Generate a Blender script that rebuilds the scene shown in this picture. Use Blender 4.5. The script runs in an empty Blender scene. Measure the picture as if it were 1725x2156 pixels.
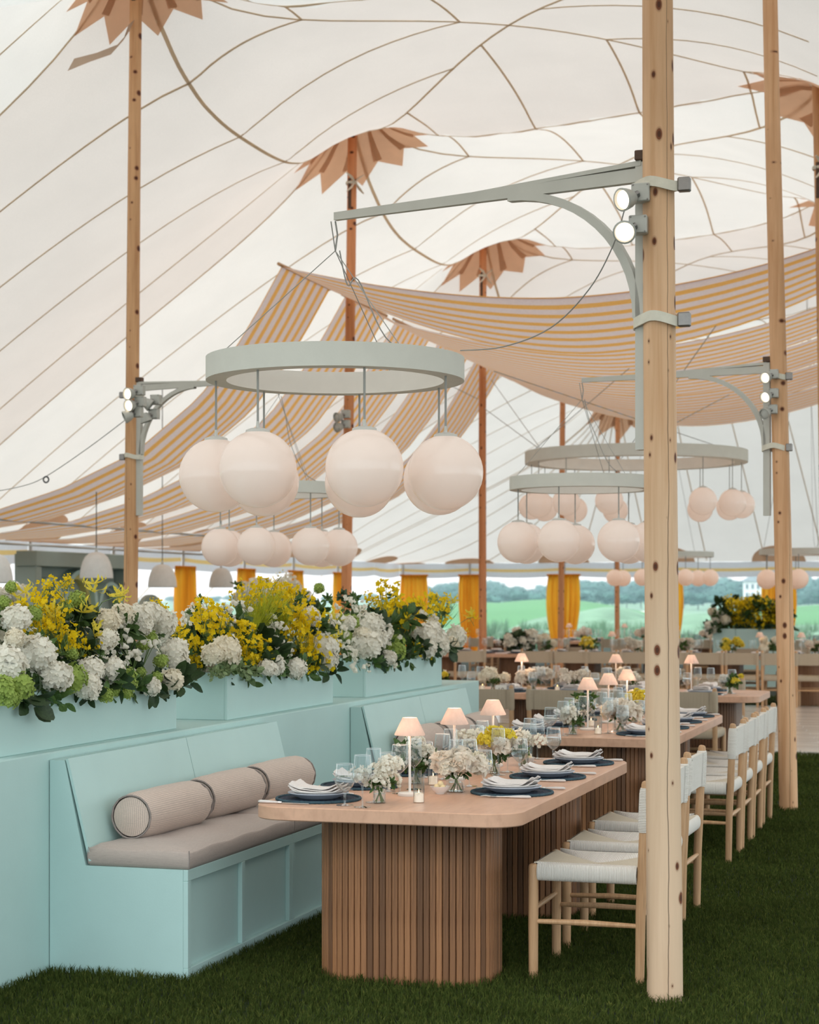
import bpy, bmesh, math, random
import numpy as np
from mathutils import Vector, Matrix, Euler
from math import sin, cos, pi, radians, sqrt, atan2

R = random.Random(7)
scene = bpy.context.scene
COL = scene.collection

# ------------------------------------------------------------------ camera
EYE = 1.58                     # eye height
YAW = radians(16.93)           # looking this far to the left of the +Y axis
FPX, HZ, CX = 3900.0, 1258.0, 862.5   # focal length in picture rows, horizon row, centre column
FWD = (-sin(YAW), cos(YAW)); RGT = (cos(YAW), sin(YAW))
cam_data = bpy.data.cameras.new('camera')
cam = bpy.data.objects.new('camera', cam_data); COL.objects.link(cam)
cam.location = (0, 0, EYE)
cam.rotation_euler = (pi / 2, 0, YAW)
cam_data.sensor_fit = 'VERTICAL'; cam_data.sensor_height = 36.0; cam_data.sensor_width = 36.0 * 1725 / 2156
cam_data.lens = FPX / 2156 * 36.0
cam_data.shift_y = (HZ - 1078) / 2156
cam_data.clip_start = 0.1; cam_data.clip_end = 3000
cam_data.dof.use_dof = True; cam_data.dof.focus_distance = 8.6; cam_data.dof.aperture_fstop = 4.5
scene.camera = cam

# ------------------------------------------------------------------ sky, sun, exposure
world = bpy.data.worlds.new('overcast_sky'); scene.world = world; world.use_nodes = True
wn = world.node_tree; wn.nodes.clear()
w_out = wn.nodes.new('ShaderNodeOutputWorld'); w_bg = wn.nodes.new('ShaderNodeBackground')
w_tc = wn.nodes.new('ShaderNodeTexCoord'); w_sep = wn.nodes.new('ShaderNodeSeparateXYZ'); w_ramp = wn.nodes.new('ShaderNodeValToRGB')
wn.links.new(w_tc.outputs['Generated'], w_sep.inputs[0]); wn.links.new(w_sep.outputs['Z'], w_ramp.inputs[0])
w_ramp.color_ramp.elements[0].position = 0.0; w_ramp.color_ramp.elements[0].color = (0.86, 0.98, 1.0, 1)
w_ramp.color_ramp.elements[1].position = 0.6; w_ramp.color_ramp.elements[1].color = (0.80, 0.93, 1.0, 1)
wn.links.new(w_ramp.outputs[0], w_bg.inputs[0]); w_bg.inputs[1].default_value = 1.0
wn.links.new(w_bg.outputs[0], w_out.inputs[0])

sun_d = bpy.data.lights.new('sun', 'SUN'); sun_d.energy = 1.0; sun_d.angle = radians(40); sun_d.color = (1, 0.97, 0.92)
sun = bpy.data.objects.new('sun', sun_d); COL.objects.link(sun)
sun.rotation_euler = (radians(35), radians(-25), 0)

scene.view_settings.view_transform = 'Standard'; scene.view_settings.look = 'None'
scene.view_settings.gamma = 1.0; scene.view_settings.use_curve_mapping = False
scene.view_settings.exposure = 1.0
cy = scene.cycles
cy.max_bounces = 8; cy.diffuse_bounces = 3; cy.glossy_bounces = 2; cy.transmission_bounces = 5; cy.transparent_max_bounces = 14
cy.caustics_reflective = False; cy.caustics_refractive = False
cy.sample_clamp_indirect = 4.0
cy.use_denoising = True
try:
    cy.denoiser = 'OPENIMAGEDENOISE'
    cy.use_adaptive_sampling = True; cy.adaptive_threshold = 0.02
except Exception:
    pass

# ------------------------------------------------------------------ picture rays -> places in the world
def ray(px):
    u = (px - CX) / FPX
    return FWD[0] + u * RGT[0], FWD[1] + u * RGT[1]
def at_d(px, py, d):
    a, b = ray(px); return Vector((a * d, b * d, EYE + (HZ - py) / FPX * d))
def at_z(px, py, z):
    return at_d(px, py, (EYE - z) * FPX / (py - HZ))
def at_x(px, py, x):
    return at_d(px, py, x / ray(px)[0])
def at_y(px, py, y):
    return at_d(px, py, y / ray(px)[1])

# ------------------------------------------------------------------ mesh builder
def frame_of(d):
    d = Vector(d).normalized()
    a = Vector((0, 0, 1)) if abs(d.z) < 0.95 else Vector((1, 0, 0))
    s = d.cross(a).normalized(); t = s.cross(d).normalized()
    return s, t, d

class MB:
    def __init__(self):
        self.v = []; self.f = []; self.uv = None; self.mi = None
    def add(self, vs, fs, m=None):
        o = len(self.v)
        if m is None: self.v.extend([tuple(p) for p in vs])
        else: self.v.extend([tuple(m @ Vector(p)) for p in vs])
        self.f.extend([tuple(i + o for i in q) for q in fs])
        return self
    def box(self, x0, y0, z0, x1, y1, z1, c=0.0, m=None):
        cx_, cy_, cz_ = (x0 + x1) / 2, (y0 + y1) / 2, (z0 + z1) / 2
        hx, hy, hz = abs(x1 - x0) / 2, abs(y1 - y0) / 2, abs(z1 - z0) / 2
        if c <= 0:
            vs = [(cx_ + sx * hx, cy_ + sy * hy, cz_ + sz * hz) for sx in (-1, 1) for sy in (-1, 1) for sz in (-1, 1)]
            fs = [(0, 1, 3, 2), (4, 6, 7, 5), (0, 4, 5, 1), (2, 3, 7, 6), (0, 2, 6, 4), (1, 5, 7, 3)]
            return self.add(vs, fs, m)
        c = min(c, hx * .95, hy * .95, hz * .95)
        vs = []; idx = {}
        for sx in (-1, 1):
            for sy in (-1, 1):
                for sz in (-1, 1):
                    for ax in range(3):
                        p = [sx * (hx - (0 if ax == 0 else c)), sy * (hy - (0 if ax == 1 else c)), sz * (hz - (0 if ax == 2 else c))]
                        idx[(sx, sy, sz, ax)] = len(vs); vs.append((p[0] + cx_, p[1] + cy_, p[2] + cz_))
        fs = []
        for ax in range(3):
            o1, o2 = [(1, 2), (2, 0), (0, 1)][ax]
            for s in (-1, 1):
                q = []
                for a, b in ((-1, -1), (1, -1), (1, 1), (-1, 1)):
                    k = [0, 0, 0]; k[ax] = s; k[o1] = a; k[o2] = b
                    q.append(idx[(k[0], k[1], k[2], ax)])
                fs.append(tuple(q if s > 0 else q[::-1]))
        for ax in range(3):                 # edge chamfers run along ax
            o1, o2 = [(1, 2), (2, 0), (0, 1)][ax]
            for a in (-1, 1):
                for b in (-1, 1):
                    q = []
                    for e, fa in ((-1, o1), (1, o1), (1, o2), (-1, o2)):
                        k = [0, 0, 0]; k[ax] = e; k[o1] = a; k[o2] = b
                        q.append(idx[(k[0], k[1], k[2], fa)])
                    fs.append(tuple(q if a * b < 0 else q[::-1]))
        for sx in (-1, 1):
            for sy in (-1, 1):
                for sz in (-1, 1):
                    q = [idx[(sx, sy, sz, k)] for k in range(3)]
                    fs.append(tuple(q if sx * sy * sz > 0 else q[::-1]))
        return self.add(vs, fs, m)
    def tube(self, pts, r, n=8, caps=True, squash=None):
        pts = [Vector(p) for p in pts]; k = len(pts)
        rs = r if hasattr(r, '__len__') else [r] * k
        o = len(self.v); prev = None
        for i, p in enumerate(pts):
            d = (pts[min(i + 1, k - 1)] - pts[max(i - 1, 0)])
            if d.length < 1e-9: d = Vector((0, 0, 1))
            d.normalize()
            if prev is None: s, t, _ = frame_of(d)
            else:
                s = prev - d * prev.dot(d)
                s = s.normalized() if s.length > 1e-6 else frame_of(d)[0]
                t = d.cross(s) * -1
                t = s.cross(d)
            prev = s
            for j in range(n):
                a = 2 * pi * j / n
                q = p + (s * cos(a) + t * sin(a) * (squash or 1)) * rs[i]
                self.v.append(tuple(q))
        for i in range(k - 1):
            for j in range(n):
                a = o + i * n + j; b = o + i * n + (j + 1) % n
                self.f.append((a, b, b + n, a + n))
        if caps:
            self.f.append(tuple(o + j for j in range(n))[::-1]); self.f.append(tuple(o + (k - 1) * n + j for j in range(n)))
        return self
    def bar(self, p0, p1, w, h, up=(0, 0, 1), w1=None, h1=None):
        p0, p1 = Vector(p0), Vector(p1); d = (p1 - p0).normalized(); u = Vector(up)
        s = d.cross(u).normalized(); t = s.cross(d).normalized()
        w1 = w if w1 is None else w1; h1 = h if h1 is None else h1
        vs = []
        for p, a, b in ((p0, w, h), (p1, w1, h1)):
            for i, j in ((-1, -1), (1, -1), (1, 1), (-1, 1)): vs.append(p + s * i * a / 2 + t * j * b / 2)
        return self.add(vs, [(0, 1, 2, 3), (7, 6, 5, 4), (0, 4, 5, 1), (1, 5, 6, 2), (2, 6, 7, 3), (3, 7, 4, 0)])
    def lathe(self, prof, n=24, org=(0, 0, 0), m=None, cap0=True, cap1=True, fn=None):
        vs = []; fs = []
        for r, z in prof:
            for j in range(n):
                a = 2 * pi * j / n
                rr = r * (fn(a, z) if fn else 1)
                vs.append((org[0] + rr * cos(a), org[1] + rr * sin(a), org[2] + z))
        k = len(prof)
        for i in range(k - 1):
            for j in range(n):
                a = i * n + j; b = i * n + (j + 1) % n
                fs.append((a, b, b + n, a + n))
        if cap0 and prof[0][0] > 1e-6: fs.append(tuple(range(n))[::-1])
        if cap1 and prof[-1][0] > 1e-6: fs.append(tuple((k - 1) * n + j for j in range(n)))
        return self.add(vs, fs, m)
    def prism(self, poly, z0, z1, c=0.0):
        n = len(poly); ctr = Vector((sum(p[0] for p in poly) / n, sum(p[1] for p in poly) / n))
        def ins(d):
            out = []
            for i in range(n):
                p, a, b = Vector(poly[i]), Vector(poly[i - 1]), Vector(poly[(i + 1) % n])
                e = (b - a).normalized(); nn = Vector((-e.y, e.x)); out.append(p + nn * d)
            return out
        rings = [(ins(c), z0), (poly, z0 + c), (poly, z1 - c), (ins(c), z1)] if c > 0 else [(poly, z0), (poly, z1)]
        vs = []; fs = []
        for pl, z in rings: vs += [(p[0], p[1], z) for p in pl]
        for i in range(len(rings) - 1):
            for j in range(n):
                a = i * n + j; b = i * n + (j + 1) % n
                fs.append((a, b, b + n, a + n))
        fs.append(tuple(range(n))[::-1]); fs.append(tuple((len(rings) - 1) * n + j for j in range(n)))
        return self.add(vs, fs)
    def grid(self, P, closed=False, uv=False):
        """P: nu x nv x 3 array"""
        nu, nv = P.shape[:2]; o = len(self.v)
        self.v.extend(map(tuple, P.reshape(-1, 3)))
        for i in range(nu - 1):
            for j in range(nv - (0 if closed else 1)):
                j2 = (j + 1) % nv
                self.f.append((o + i * nv + j, o + (i + 1) * nv + j, o + (i + 1) * nv + j2, o + i * nv + j2))
        return self
    def mesh(self, name, mat, smooth=True, angle=35):
        me = bpy.data.meshes.new(name)
        me.from_pydata(self.v, [], self.f); me.update()
        for m in (mat if isinstance(mat, (list, tuple)) else [mat]): me.materials.append(m)
        if smooth:
            me.shade_smooth()
            try: me.set_sharp_from_angle(angle=radians(angle))
            except Exception: pass
        if self.uv is not None:
            l = me.uv_layers.new(name='UVMap')
            vi = np.empty(len(me.loops), dtype=np.int32); me.loops.foreach_get('vertex_index', vi)
            l.data.foreach_set('uv', np.asarray(self.uv, dtype=np.float32)[vi].ravel())
        if self.mi is not None:
            me.polygons.foreach_set('material_index', np.asarray(self.mi, dtype=np.int32))
        return me
    def build(self, name, mat, parent=None, smooth=True, angle=35, label=None, kind=None):
        return link(name, self.mesh(name, mat, smooth, angle), parent, label, kind)

def smooth_path(pts, n=6):
    pts = [Vector(p) for p in pts]; P_ = [pts[0]] + pts + [pts[-1]]; out = []
    for i in range(1, len(P_) - 2):
        a, b, c, d = P_[i - 1], P_[i], P_[i + 1], P_[i + 2]
        for k in range(n):
            t = k / n; out.append(.5 * ((2 * b) + (c - a) * t + (2 * a - 5 * b + 4 * c - d) * t * t + (3 * b - a - 3 * c + d) * t ** 3))
    return out + [pts[-1]]
def link(name, me, parent=None, label=None, kind=None, loc=None, rot=None):
    o = bpy.data.objects.new(name, me); COL.objects.link(o)
    if parent is not None: o.parent = parent
    if label: o['label'] = label
    if kind: o['kind'] = kind
    if loc is not None: o.location = loc
    if rot is not None: o.rotation_euler = rot
    return o
SEEN = {}
def tag(o, label, cat, group=None, kind=None):
    o['label'] = label; o['category'] = cat
    if group: o['group'] = group
    if kind: o['kind'] = kind
    n = len(label.split())
    if not 4 <= n <= 16: print('LABEL LENGTH', n, label)
    if label in SEEN and SEEN[label] != group: print('LABEL TWICE', label)
    SEEN[label] = group or label
    return o
def thing(name, label, cat, loc=(0, 0, 0), rz=0.0, group=None):
    o = bpy.data.objects.new(name, None); COL.objects.link(o)
    o.empty_display_size = 0.05
    o.location = loc; o.rotation_euler = (0, 0, rz)
    return tag(o, label, cat, group)
def copy_tree(o, parent=None):
    c = o.copy(); COL.objects.link(c)
    if parent is not None: c.parent = parent
    for ch in list(o.children): copy_tree(ch, c)
    return c
def dup(o, loc, rz=0.0, label=None, group=None):
    c = copy_tree(o); c.location = loc; c.rotation_euler = (0, 0, rz)
    tag(c, label or o['label'], o['category'], group or o.get('group'))
    return c
def structure(o, label=None):
    o['kind'] = 'structure'
    if label: o['label'] = label
    return o

# ------------------------------------------------------------------ materials
def lin(r, g, b):
    f = lambda c: (c / 255 / 12.92) if c / 255 <= .04045 else ((c / 255 + .055) / 1.055) ** 2.4
    return (f(r), f(g), f(b), 1)
def new_mat(name):
    m = bpy.data.materials.new(name); m.use_nodes = True
    nt = m.node_tree; nt.nodes.clear()
    out = nt.nodes.new('ShaderNodeOutputMaterial')
    return m, nt, out
def node(nt, t, **kw):
    n = nt.nodes.new(t)
    for k, v in kw.items(): setattr(n, k, v)
    return n
def mixcol(nt, fac, a, b, blend='MIX'):
    n = nt.nodes.new('ShaderNodeMix'); n.data_type = 'RGBA'; n.blend_type = blend
    for s, v in ((n.inputs[0], fac), (n.inputs[6], a), (n.inputs[7], b)):
        if isinstance(v, bpy.types.NodeSocket): nt.links.new(v, s)
        else: s.default_value = v
    return n.outputs[2]
def math_n(nt, op, a, b=None):
    n = nt.nodes.new('ShaderNodeMath'); n.operation = op
    for s, v in ((n.inputs[0], a), (n.inputs[1], b)):
        if v is None: continue
        if isinstance(v, bpy.types.NodeSocket): nt.links.new(v, s)
        else: s.default_value = v
    return n.outputs[0]
def coords(nt, kind='Object', scale=(1, 1, 1)):
    tc = nt.nodes.new('ShaderNodeTexCoord'); mp = nt.nodes.new('ShaderNodeMapping')
    mp.inputs['Scale'].default_value = scale
    nt.links.new(tc.outputs[kind], mp.inputs[0]); return mp.outputs[0]
def noise(nt, vec, scale=5, detail=4, rough=.55, dist=0):
    n = nt.nodes.new('ShaderNodeTexNoise'); n.inputs['Scale'].default_value = scale
    n.inputs['Detail'].default_value = detail; n.inputs['Roughness'].default_value = rough; n.inputs['Distortion'].default_value = dist
    nt.links.new(vec, n.inputs['Vector']); return n.outputs[0]
def ramp(nt, fac, stops):
    n = nt.nodes.new('ShaderNodeValToRGB'); cr = n.color_ramp
    while len(cr.elements) < len(stops): cr.elements.new(0.5)
    for e, (p, c) in zip(cr.elements, stops): e.position = p; e.color = c
    nt.links.new(fac, n.inputs[0]); return n.outputs[0]
def shade(c, k): return (min(1, c[0] * k), min(1, c[1] * k), min(1, c[2] * k), 1)

def mat(name, col, rough=.55, var=.12, vscale=6, stretch=(1, 1, 1), bump=0, bscale=80, bstretch=(1, 1, 1), metal=0, spec=.4, rand=0,
        transl=0, sheen=0, emit=0, emit_col=None, coat=0):
    m, nt, out = new_mat(name)
    p = node(nt, 'ShaderNodeBsdfPrincipled')
    p.inputs['Roughness'].default_value = rough; p.inputs['Metallic'].default_value = metal
    p.inputs['Specular IOR Level'].default_value = spec
    if coat: p.inputs['Coat Weight'].default_value = coat; p.inputs['Coat Roughness'].default_value = .08
    if sheen: p.inputs['Sheen Weight'].default_value = sheen
    c = None
    if var:
        nz = noise(nt, coords(nt, 'Object', stretch), vscale, 5)
        c = ramp(nt, nz, [(.3, shade(col, 1 - var)), (.7, shade(col, 1 + var))])
    if rand:
        oi = node(nt, 'ShaderNodeObjectInfo')
        rr = ramp(nt, oi.outputs['Random'], [(0, (1 - rand,) * 3 + (1,)), (1, (1 + rand, 1 + rand * .9, 1 + rand * .8, 1))])
        c = mixcol(nt, 1.0, c if c is not None else col, rr, 'MULTIPLY')
    if c is None: p.inputs['Base Color'].default_value = col
    else: nt.links.new(c, p.inputs['Base Color'])
    if emit:
        p.inputs['Emission Color'].default_value = emit_col or col; p.inputs['Emission Strength'].default_value = emit
    if bump:
        b = node(nt, 'ShaderNodeBump'); b.inputs['Strength'].default_value = bump; b.inputs['Distance'].default_value = .01
        nt.links.new(noise(nt, coords(nt, 'Object', bstretch), bscale, 4), b.inputs['Height']); nt.links.new(b.outputs[0], p.inputs['Normal'])
    sh = p.outputs[0]
    if transl:
        t = node(nt, 'ShaderNodeBsdfTranslucent')
        if c is None: t.inputs[0].default_value = col
        else: nt.links.new(c, t.inputs[0])
        mx = node(nt, 'ShaderNodeMixShader'); mx.inputs[0].default_value = transl
        nt.links.new(sh, mx.inputs[1]); nt.links.new(t.outputs[0], mx.inputs[2]); sh = mx.outputs[0]
    nt.links.new(sh, out.inputs[0])
    if emit:
        try: m.cycles.emission_sampling = 'NONE'
        except Exception: pass
    return m

def sail_mat(name, col, tr, fac):
    """thin sailcloth: part of the daylight outside comes through"""
    m, nt, out = new_mat(name)
    nz = noise(nt, coords(nt, 'Object', (1, 1, 1)), 1.3, 5)
    fine = noise(nt, coords(nt, 'Object', (1, 1, 1)), 90, 2)
    k = math_n(nt, 'MULTIPLY', nz, fine)
    c1 = ramp(nt, k, [(.12, shade(col, .965)), (.42, shade(col, 1.03))])
    c2 = ramp(nt, k, [(.12, shade(tr, .95)), (.42, shade(tr, 1.04))])
    d = node(nt, 'ShaderNodeBsdfDiffuse'); t = node(nt, 'ShaderNodeBsdfTranslucent'); mx = node(nt, 'ShaderNodeMixShader')
    nt.links.new(c1, d.inputs[0]); nt.links.new(c2, t.inputs[0]); mx.inputs[0].default_value = fac
    nt.links.new(d.outputs[0], mx.inputs[1]); nt.links.new(t.outputs[0], mx.inputs[2]); nt.links.new(mx.outputs[0], out.inputs[0])
    return m

def stripe_mat(name, a, b, period, duty, transl=.35, axis='Y', offset=0.0):
    m, nt, out = new_mat(name)
    tc = node(nt, 'ShaderNodeTexCoord'); sp = node(nt, 'ShaderNodeSeparateXYZ'); nt.links.new(tc.outputs['UV'], sp.inputs[0])
    v = math_n(nt, 'ADD', sp.outputs[axis], offset)
    fr = math_n(nt, 'FRACT', math_n(nt, 'DIVIDE', v, period))
    s = math_n(nt, 'LESS_THAN', fr, duty)
    nz = noise(nt, coords(nt, 'Object', (1, 1, 1)), 30, 3)
    c = mixcol(nt, s, a, b)
    c = mixcol(nt, .18, c, ramp(nt, nz, [(.3, (.6, .6, .6, 1)), (.7, (1, 1, 1, 1))]), 'MULTIPLY')
    d = node(nt, 'ShaderNodeBsdfDiffuse'); t = node(nt, 'ShaderNodeBsdfTranslucent'); mx = node(nt, 'ShaderNodeMixShader')
    nt.links.new(c, d.inputs[0]); nt.links.new(c, t.inputs[0]); mx.inputs[0].default_value = transl
    nt.links.new(d.outputs[0], mx.inputs[1]); nt.links.new(t.outputs[0], mx.inputs[2]); nt.links.new(mx.outputs[0], out.inputs[0])
    return m

def wood_mat(name, a, b, dark, rough=.5, grain=(14, 14, .8), rand=.0, bump=.15, spec=.35):
    m, nt, out = new_mat(name)
    v = coords(nt, 'Object', grain)
    n1 = noise(nt, v, 2.2, 6, .62, .6); n2 = noise(nt, coords(nt, 'Object', (grain[0] * 5, grain[1] * 5, grain[2] * 2)), 3, 3)
    c = ramp(nt, n1, [(.28, b), (.5, a), (.72, shade(a, 1.12))])
    c = mixcol(nt, math_n(nt, 'MULTIPLY', ramp(nt, n2, [(.45, (0, 0, 0, 1)), (.75, (1, 1, 1, 1))]), .45), c, dark)
    if rand:
        oi = node(nt, 'ShaderNodeObjectInfo')
        rr = ramp(nt, oi.outputs['Random'], [(0, (1 - rand, 1 - rand, 1 - rand * .9, 1)), (1, (1 + rand, 1 + rand * .9, 1 + rand * .8, 1))])
        c = mixcol(nt, 1.0, c, rr, 'MULTIPLY')
    p = node(nt, 'ShaderNodeBsdfPrincipled'); p.inputs['Roughness'].default_value = rough; p.inputs['Specular IOR Level'].default_value = spec
    nt.links.new(c, p.inputs['Base Color'])
    if bump:
        bn = node(nt, 'ShaderNodeBump'); bn.inputs['Strength'].default_value = bump; bn.inputs['Distance'].default_value = .004
        nt.links.new(n2, bn.inputs['Height']); nt.links.new(bn.outputs[0], p.inputs['Normal'])
    nt.links.new(p.outputs[0], out.inputs[0]); return m

def pole_mat(name, a, b, knot, crack_a=None, worn=False):
    """peeled pine log: lengthwise grain, knots, one long drying crack"""
    m, nt, out = new_mat(name)
    tc = node(nt, 'ShaderNodeTexCoord'); sp = node(nt, 'ShaderNodeSeparateXYZ'); nt.links.new(tc.outputs['Object'], sp.inputs[0])
    n1 = noise(nt, coords(nt, 'Object', (16, 16, .7)), 1.6, 6, .6, .4)
    n3 = noise(nt, coords(nt, 'Object', (3, 3, .9)), 1.1, 3)
    c = ramp(nt, n1, [(.3, b), (.52, a), (.75, shade(a, 1.15))])
    c = mixcol(nt, ramp(nt, n3, [(.45, (0, 0, 0, 1)), (.7, (.55, .55, .55, 1))]), c, shade(b, .92))
    if worn:      # the lower part is scuffed paler where the straps and hands rub it
        wz = math_n(nt, 'ADD', math_n(nt, 'MULTIPLY', sp.outputs['Z'], .3), math_n(nt, 'MULTIPLY', n3, .5))
        c = mixcol(nt, ramp(nt, wz, [(.55, (.55, .55, .55, 1)), (1.0, (0, 0, 0, 1))]), c, (.68, .52, .38, 1))
    ang = math_n(nt, 'ARCTAN2', sp.outputs['Y'], sp.outputs['X'])
    cv = node(nt, 'ShaderNodeCombineXYZ')
    nt.links.new(math_n(nt, 'MULTIPLY', ang, .070), cv.inputs[0]); nt.links.new(math_n(nt, 'MULTIPLY', sp.outputs['Z'], .62), cv.inputs[1])
    vo = node(nt, 'ShaderNodeTexVoronoi'); vo.inputs['Scale'].default_value = 9.5; vo.inputs['Randomness'].default_value = 1.0
    vo.voronoi_dimensions = '2D'
    nt.links.new(cv.outputs[0], vo.inputs['Vector'])
    sepc = node(nt, 'ShaderNodeSeparateColor'); nt.links.new(vo.outputs['Color'], sepc.inputs[0])
    size = math_n(nt, 'MULTIPLY', math_n(nt, 'SUBTRACT', sepc.outputs[0], .36), .23)
    k = math_n(nt, 'SUBTRACT', vo.outputs['Distance'], size)
    kf = ramp(nt, k, [(.0, (1, 1, 1, 1)), (.025, (.38, .38, .38, 1)), (.075, (0, 0, 0, 1))])
    c = mixcol(nt, kf, c, knot)
    core = ramp(nt, math_n(nt, 'SUBTRACT', vo.outputs['Distance'], math_n(nt, 'MULTIPLY', size, .55)), [(.0, (1, 1, 1, 1)), (.02, (0, 0, 0, 1))])
    c = mixcol(nt, math_n(nt, 'MULTIPLY', core, .8), c, shade(knot, .3))
    if crack_a is not None:
        wob = noise(nt, coords(nt, 'Object', (0, 0, 1)), 1.7, 4)
        da = math_n(nt, 'ABSOLUTE', math_n(nt, 'SUBTRACT', ang, math_n(nt, 'ADD', math_n(nt, 'MULTIPLY', math_n(nt, 'SUBTRACT', wob, .5), .55), crack_a)))
        cf = ramp(nt, da, [(.012, (1, 1, 1, 1)), (.035, (0, 0, 0, 1))])
        c = mixcol(nt, math_n(nt, 'MULTIPLY', cf, .85), c, shade(knot, .22))
    p = node(nt, 'ShaderNodeBsdfPrincipled'); p.inputs['Roughness'].default_value = .55; p.inputs['Specular IOR Level'].default_value = .3
    nt.links.new(c, p.inputs['Base Color'])
    bn = node(nt, 'ShaderNodeBump'); bn.inputs['Strength'].default_value = .25; bn.inputs['Distance'].default_value = .004
    nt.links.new(n1, bn.inputs['Height']); nt.links.new(bn.outputs[0], p.inputs['Normal'])
    nt.links.new(p.outputs[0], out.inputs[0]); return m

def cord_mat(name, col, dark, per, axis='Y', depth=.6):
    """parallel cords, read from the UV map (in metres)"""
    m, nt, out = new_mat(name)
    tc = node(nt, 'ShaderNodeTexCoord'); sp = node(nt, 'ShaderNodeSeparateXYZ'); nt.links.new(tc.outputs['UV'], sp.inputs[0])
    wob = noise(nt, coords(nt, 'UV', (9, 9, 9)), 2, 3)
    v = math_n(nt, 'ADD', math_n(nt, 'DIVIDE', sp.outputs[axis], per), math_n(nt, 'MULTIPLY', wob, 1.2))
    s = math_n(nt, 'ABSOLUTE', math_n(nt, 'SINE', math_n(nt, 'MULTIPLY', v, pi)))
    n2 = noise(nt, coords(nt, 'UV', (60, 60, 60)), 1, 2)
    c = ramp(nt, s, [(.0, dark), (.42, shade(col, .93)), (.8, col)])
    c = mixcol(nt, .3, c, ramp(nt, n2, [(.3, (.75, .72, .7, 1)), (.7, (1, 1, 1, 1))]), 'MULTIPLY')
    p = node(nt, 'ShaderNodeBsdfPrincipled'); p.inputs['Roughness'].default_value = .8; p.inputs['Specular IOR Level'].default_value = .15
    nt.links.new(c, p.inputs['Base Color'])
    bn = node(nt, 'ShaderNodeBump'); bn.inputs['Strength'].default_value = depth; bn.inputs['Distance'].default_value = .003
    nt.links.new(s, bn.inputs['Height']); nt.links.new(bn.outputs[0], p.inputs['Normal'])
    nt.links.new(p.outputs[0], out.inputs[0]); return m

def fabric_mat(name, col, thread, scale=(500, 500, 500), amt=.35, fine_stripe=None):
    m, nt, out = new_mat(name)
    v = coords(nt, 'Object', (1, 1, 1))
    n1 = noise(nt, coords(nt, 'Object', (4, 60, 60)), 8, 4); n2 = noise(nt, coords(nt, 'Object', (60, 4, 60)), 8, 4)
    f = math_n(nt, 'MULTIPLY', n1, n2)
    c = ramp(nt, f, [(.14, thread), (.34, col)])
    c = mixcol(nt, amt, col, c)
    if fine_stripe:
        tc = node(nt, 'ShaderNodeTexCoord'); sp = node(nt, 'ShaderNodeSeparateXYZ'); nt.links.new(tc.outputs['UV'], sp.inputs[0])
        s = math_n(nt, 'FRACT', math_n(nt, 'DIVIDE', sp.outputs['Y'], fine_stripe))
        st = ramp(nt, s, [(.30, (0, 0, 0, 1)), (.42, (1, 1, 1, 1)), (.58, (1, 1, 1, 1)), (.70, (0, 0, 0, 1))])
        c = mixcol(nt, math_n(nt, 'MULTIPLY', st, .62), c, thread)
    p = node(nt, 'ShaderNodeBsdfPrincipled'); p.inputs['Roughness'].default_value = .9; p.inputs['Specular IOR Level'].default_value = .1
    p.inputs['Sheen Weight'].default_value = .15
    nt.links.new(c, p.inputs['Base Color'])
    bn = node(nt, 'ShaderNodeBump'); bn.inputs['Strength'].default_value = .2; bn.inputs['Distance'].default_value = .002
    nt.links.new(f, bn.inputs['Height']); nt.links.new(bn.outputs[0], p.inputs['Normal'])
    nt.links.new(p.outputs[0], out.inputs[0]); return m

def glass_mat(name, tint=(.955, .975, .98, 1), ior=1.45, rib=0):
    """thin clear glass: straight-through light plus mirror gloss at grazing angles"""
    m, nt, out = new_mat(name)
    t = node(nt, 'ShaderNodeBsdfTransparent'); t.inputs[0].default_value = tint
    g = node(nt, 'ShaderNodeBsdfGlossy'); g.inputs['Roughness'].default_value = .015; g.inputs[0].default_value = (1, 1, 1, 1)
    lw = node(nt, 'ShaderNodeLayerWeight'); lw.inputs['Blend'].default_value = .5
    f = ramp(nt, lw.outputs['Facing'], [(.0, (.06, .06, .06, 1)), (.45, (.13, .13, .13, 1)), (.72, (.42, .42, .42, 1)), (.9, (.95, .95, .95, 1))])
    mx = node(nt, 'ShaderNodeMixShader'); nt.links.new(f, mx.inputs[0]); nt.links.new(t.outputs[0], mx.inputs[1]); nt.links.new(g.outputs[0], mx.inputs[2])
    if rib:
        tc = node(nt, 'ShaderNodeTexCoord'); sp = node(nt, 'ShaderNodeSeparateXYZ'); nt.links.new(tc.outputs['Object'], sp.inputs[0])
        a = math_n(nt, 'ARCTAN2', sp.outputs['Y'], sp.outputs['X'])
        s = math_n(nt, 'SINE', math_n(nt, 'MULTIPLY', a, rib))
        bn = node(nt, 'ShaderNodeBump'); bn.inputs['Strength'].default_value = .6; bn.inputs['Distance'].default_value = .003
        nt.links.new(s, bn.inputs['Height']); nt.links.new(bn.outputs[0], g.inputs['Normal'])
    nt.links.new(mx.outputs[0], out.inputs[0]); return m
def emit_mat(name, col, s, sampling='AUTO'):
    m, nt, out = new_mat(name)
    e = node(nt, 'ShaderNodeEmission'); e.inputs[0].default_value = col; e.inputs[1].default_value = s
    nt.links.new(e.outputs[0], out.inputs[0])
    try: m.cycles.emission_sampling = sampling
    except Exception: pass
    return m

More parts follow.
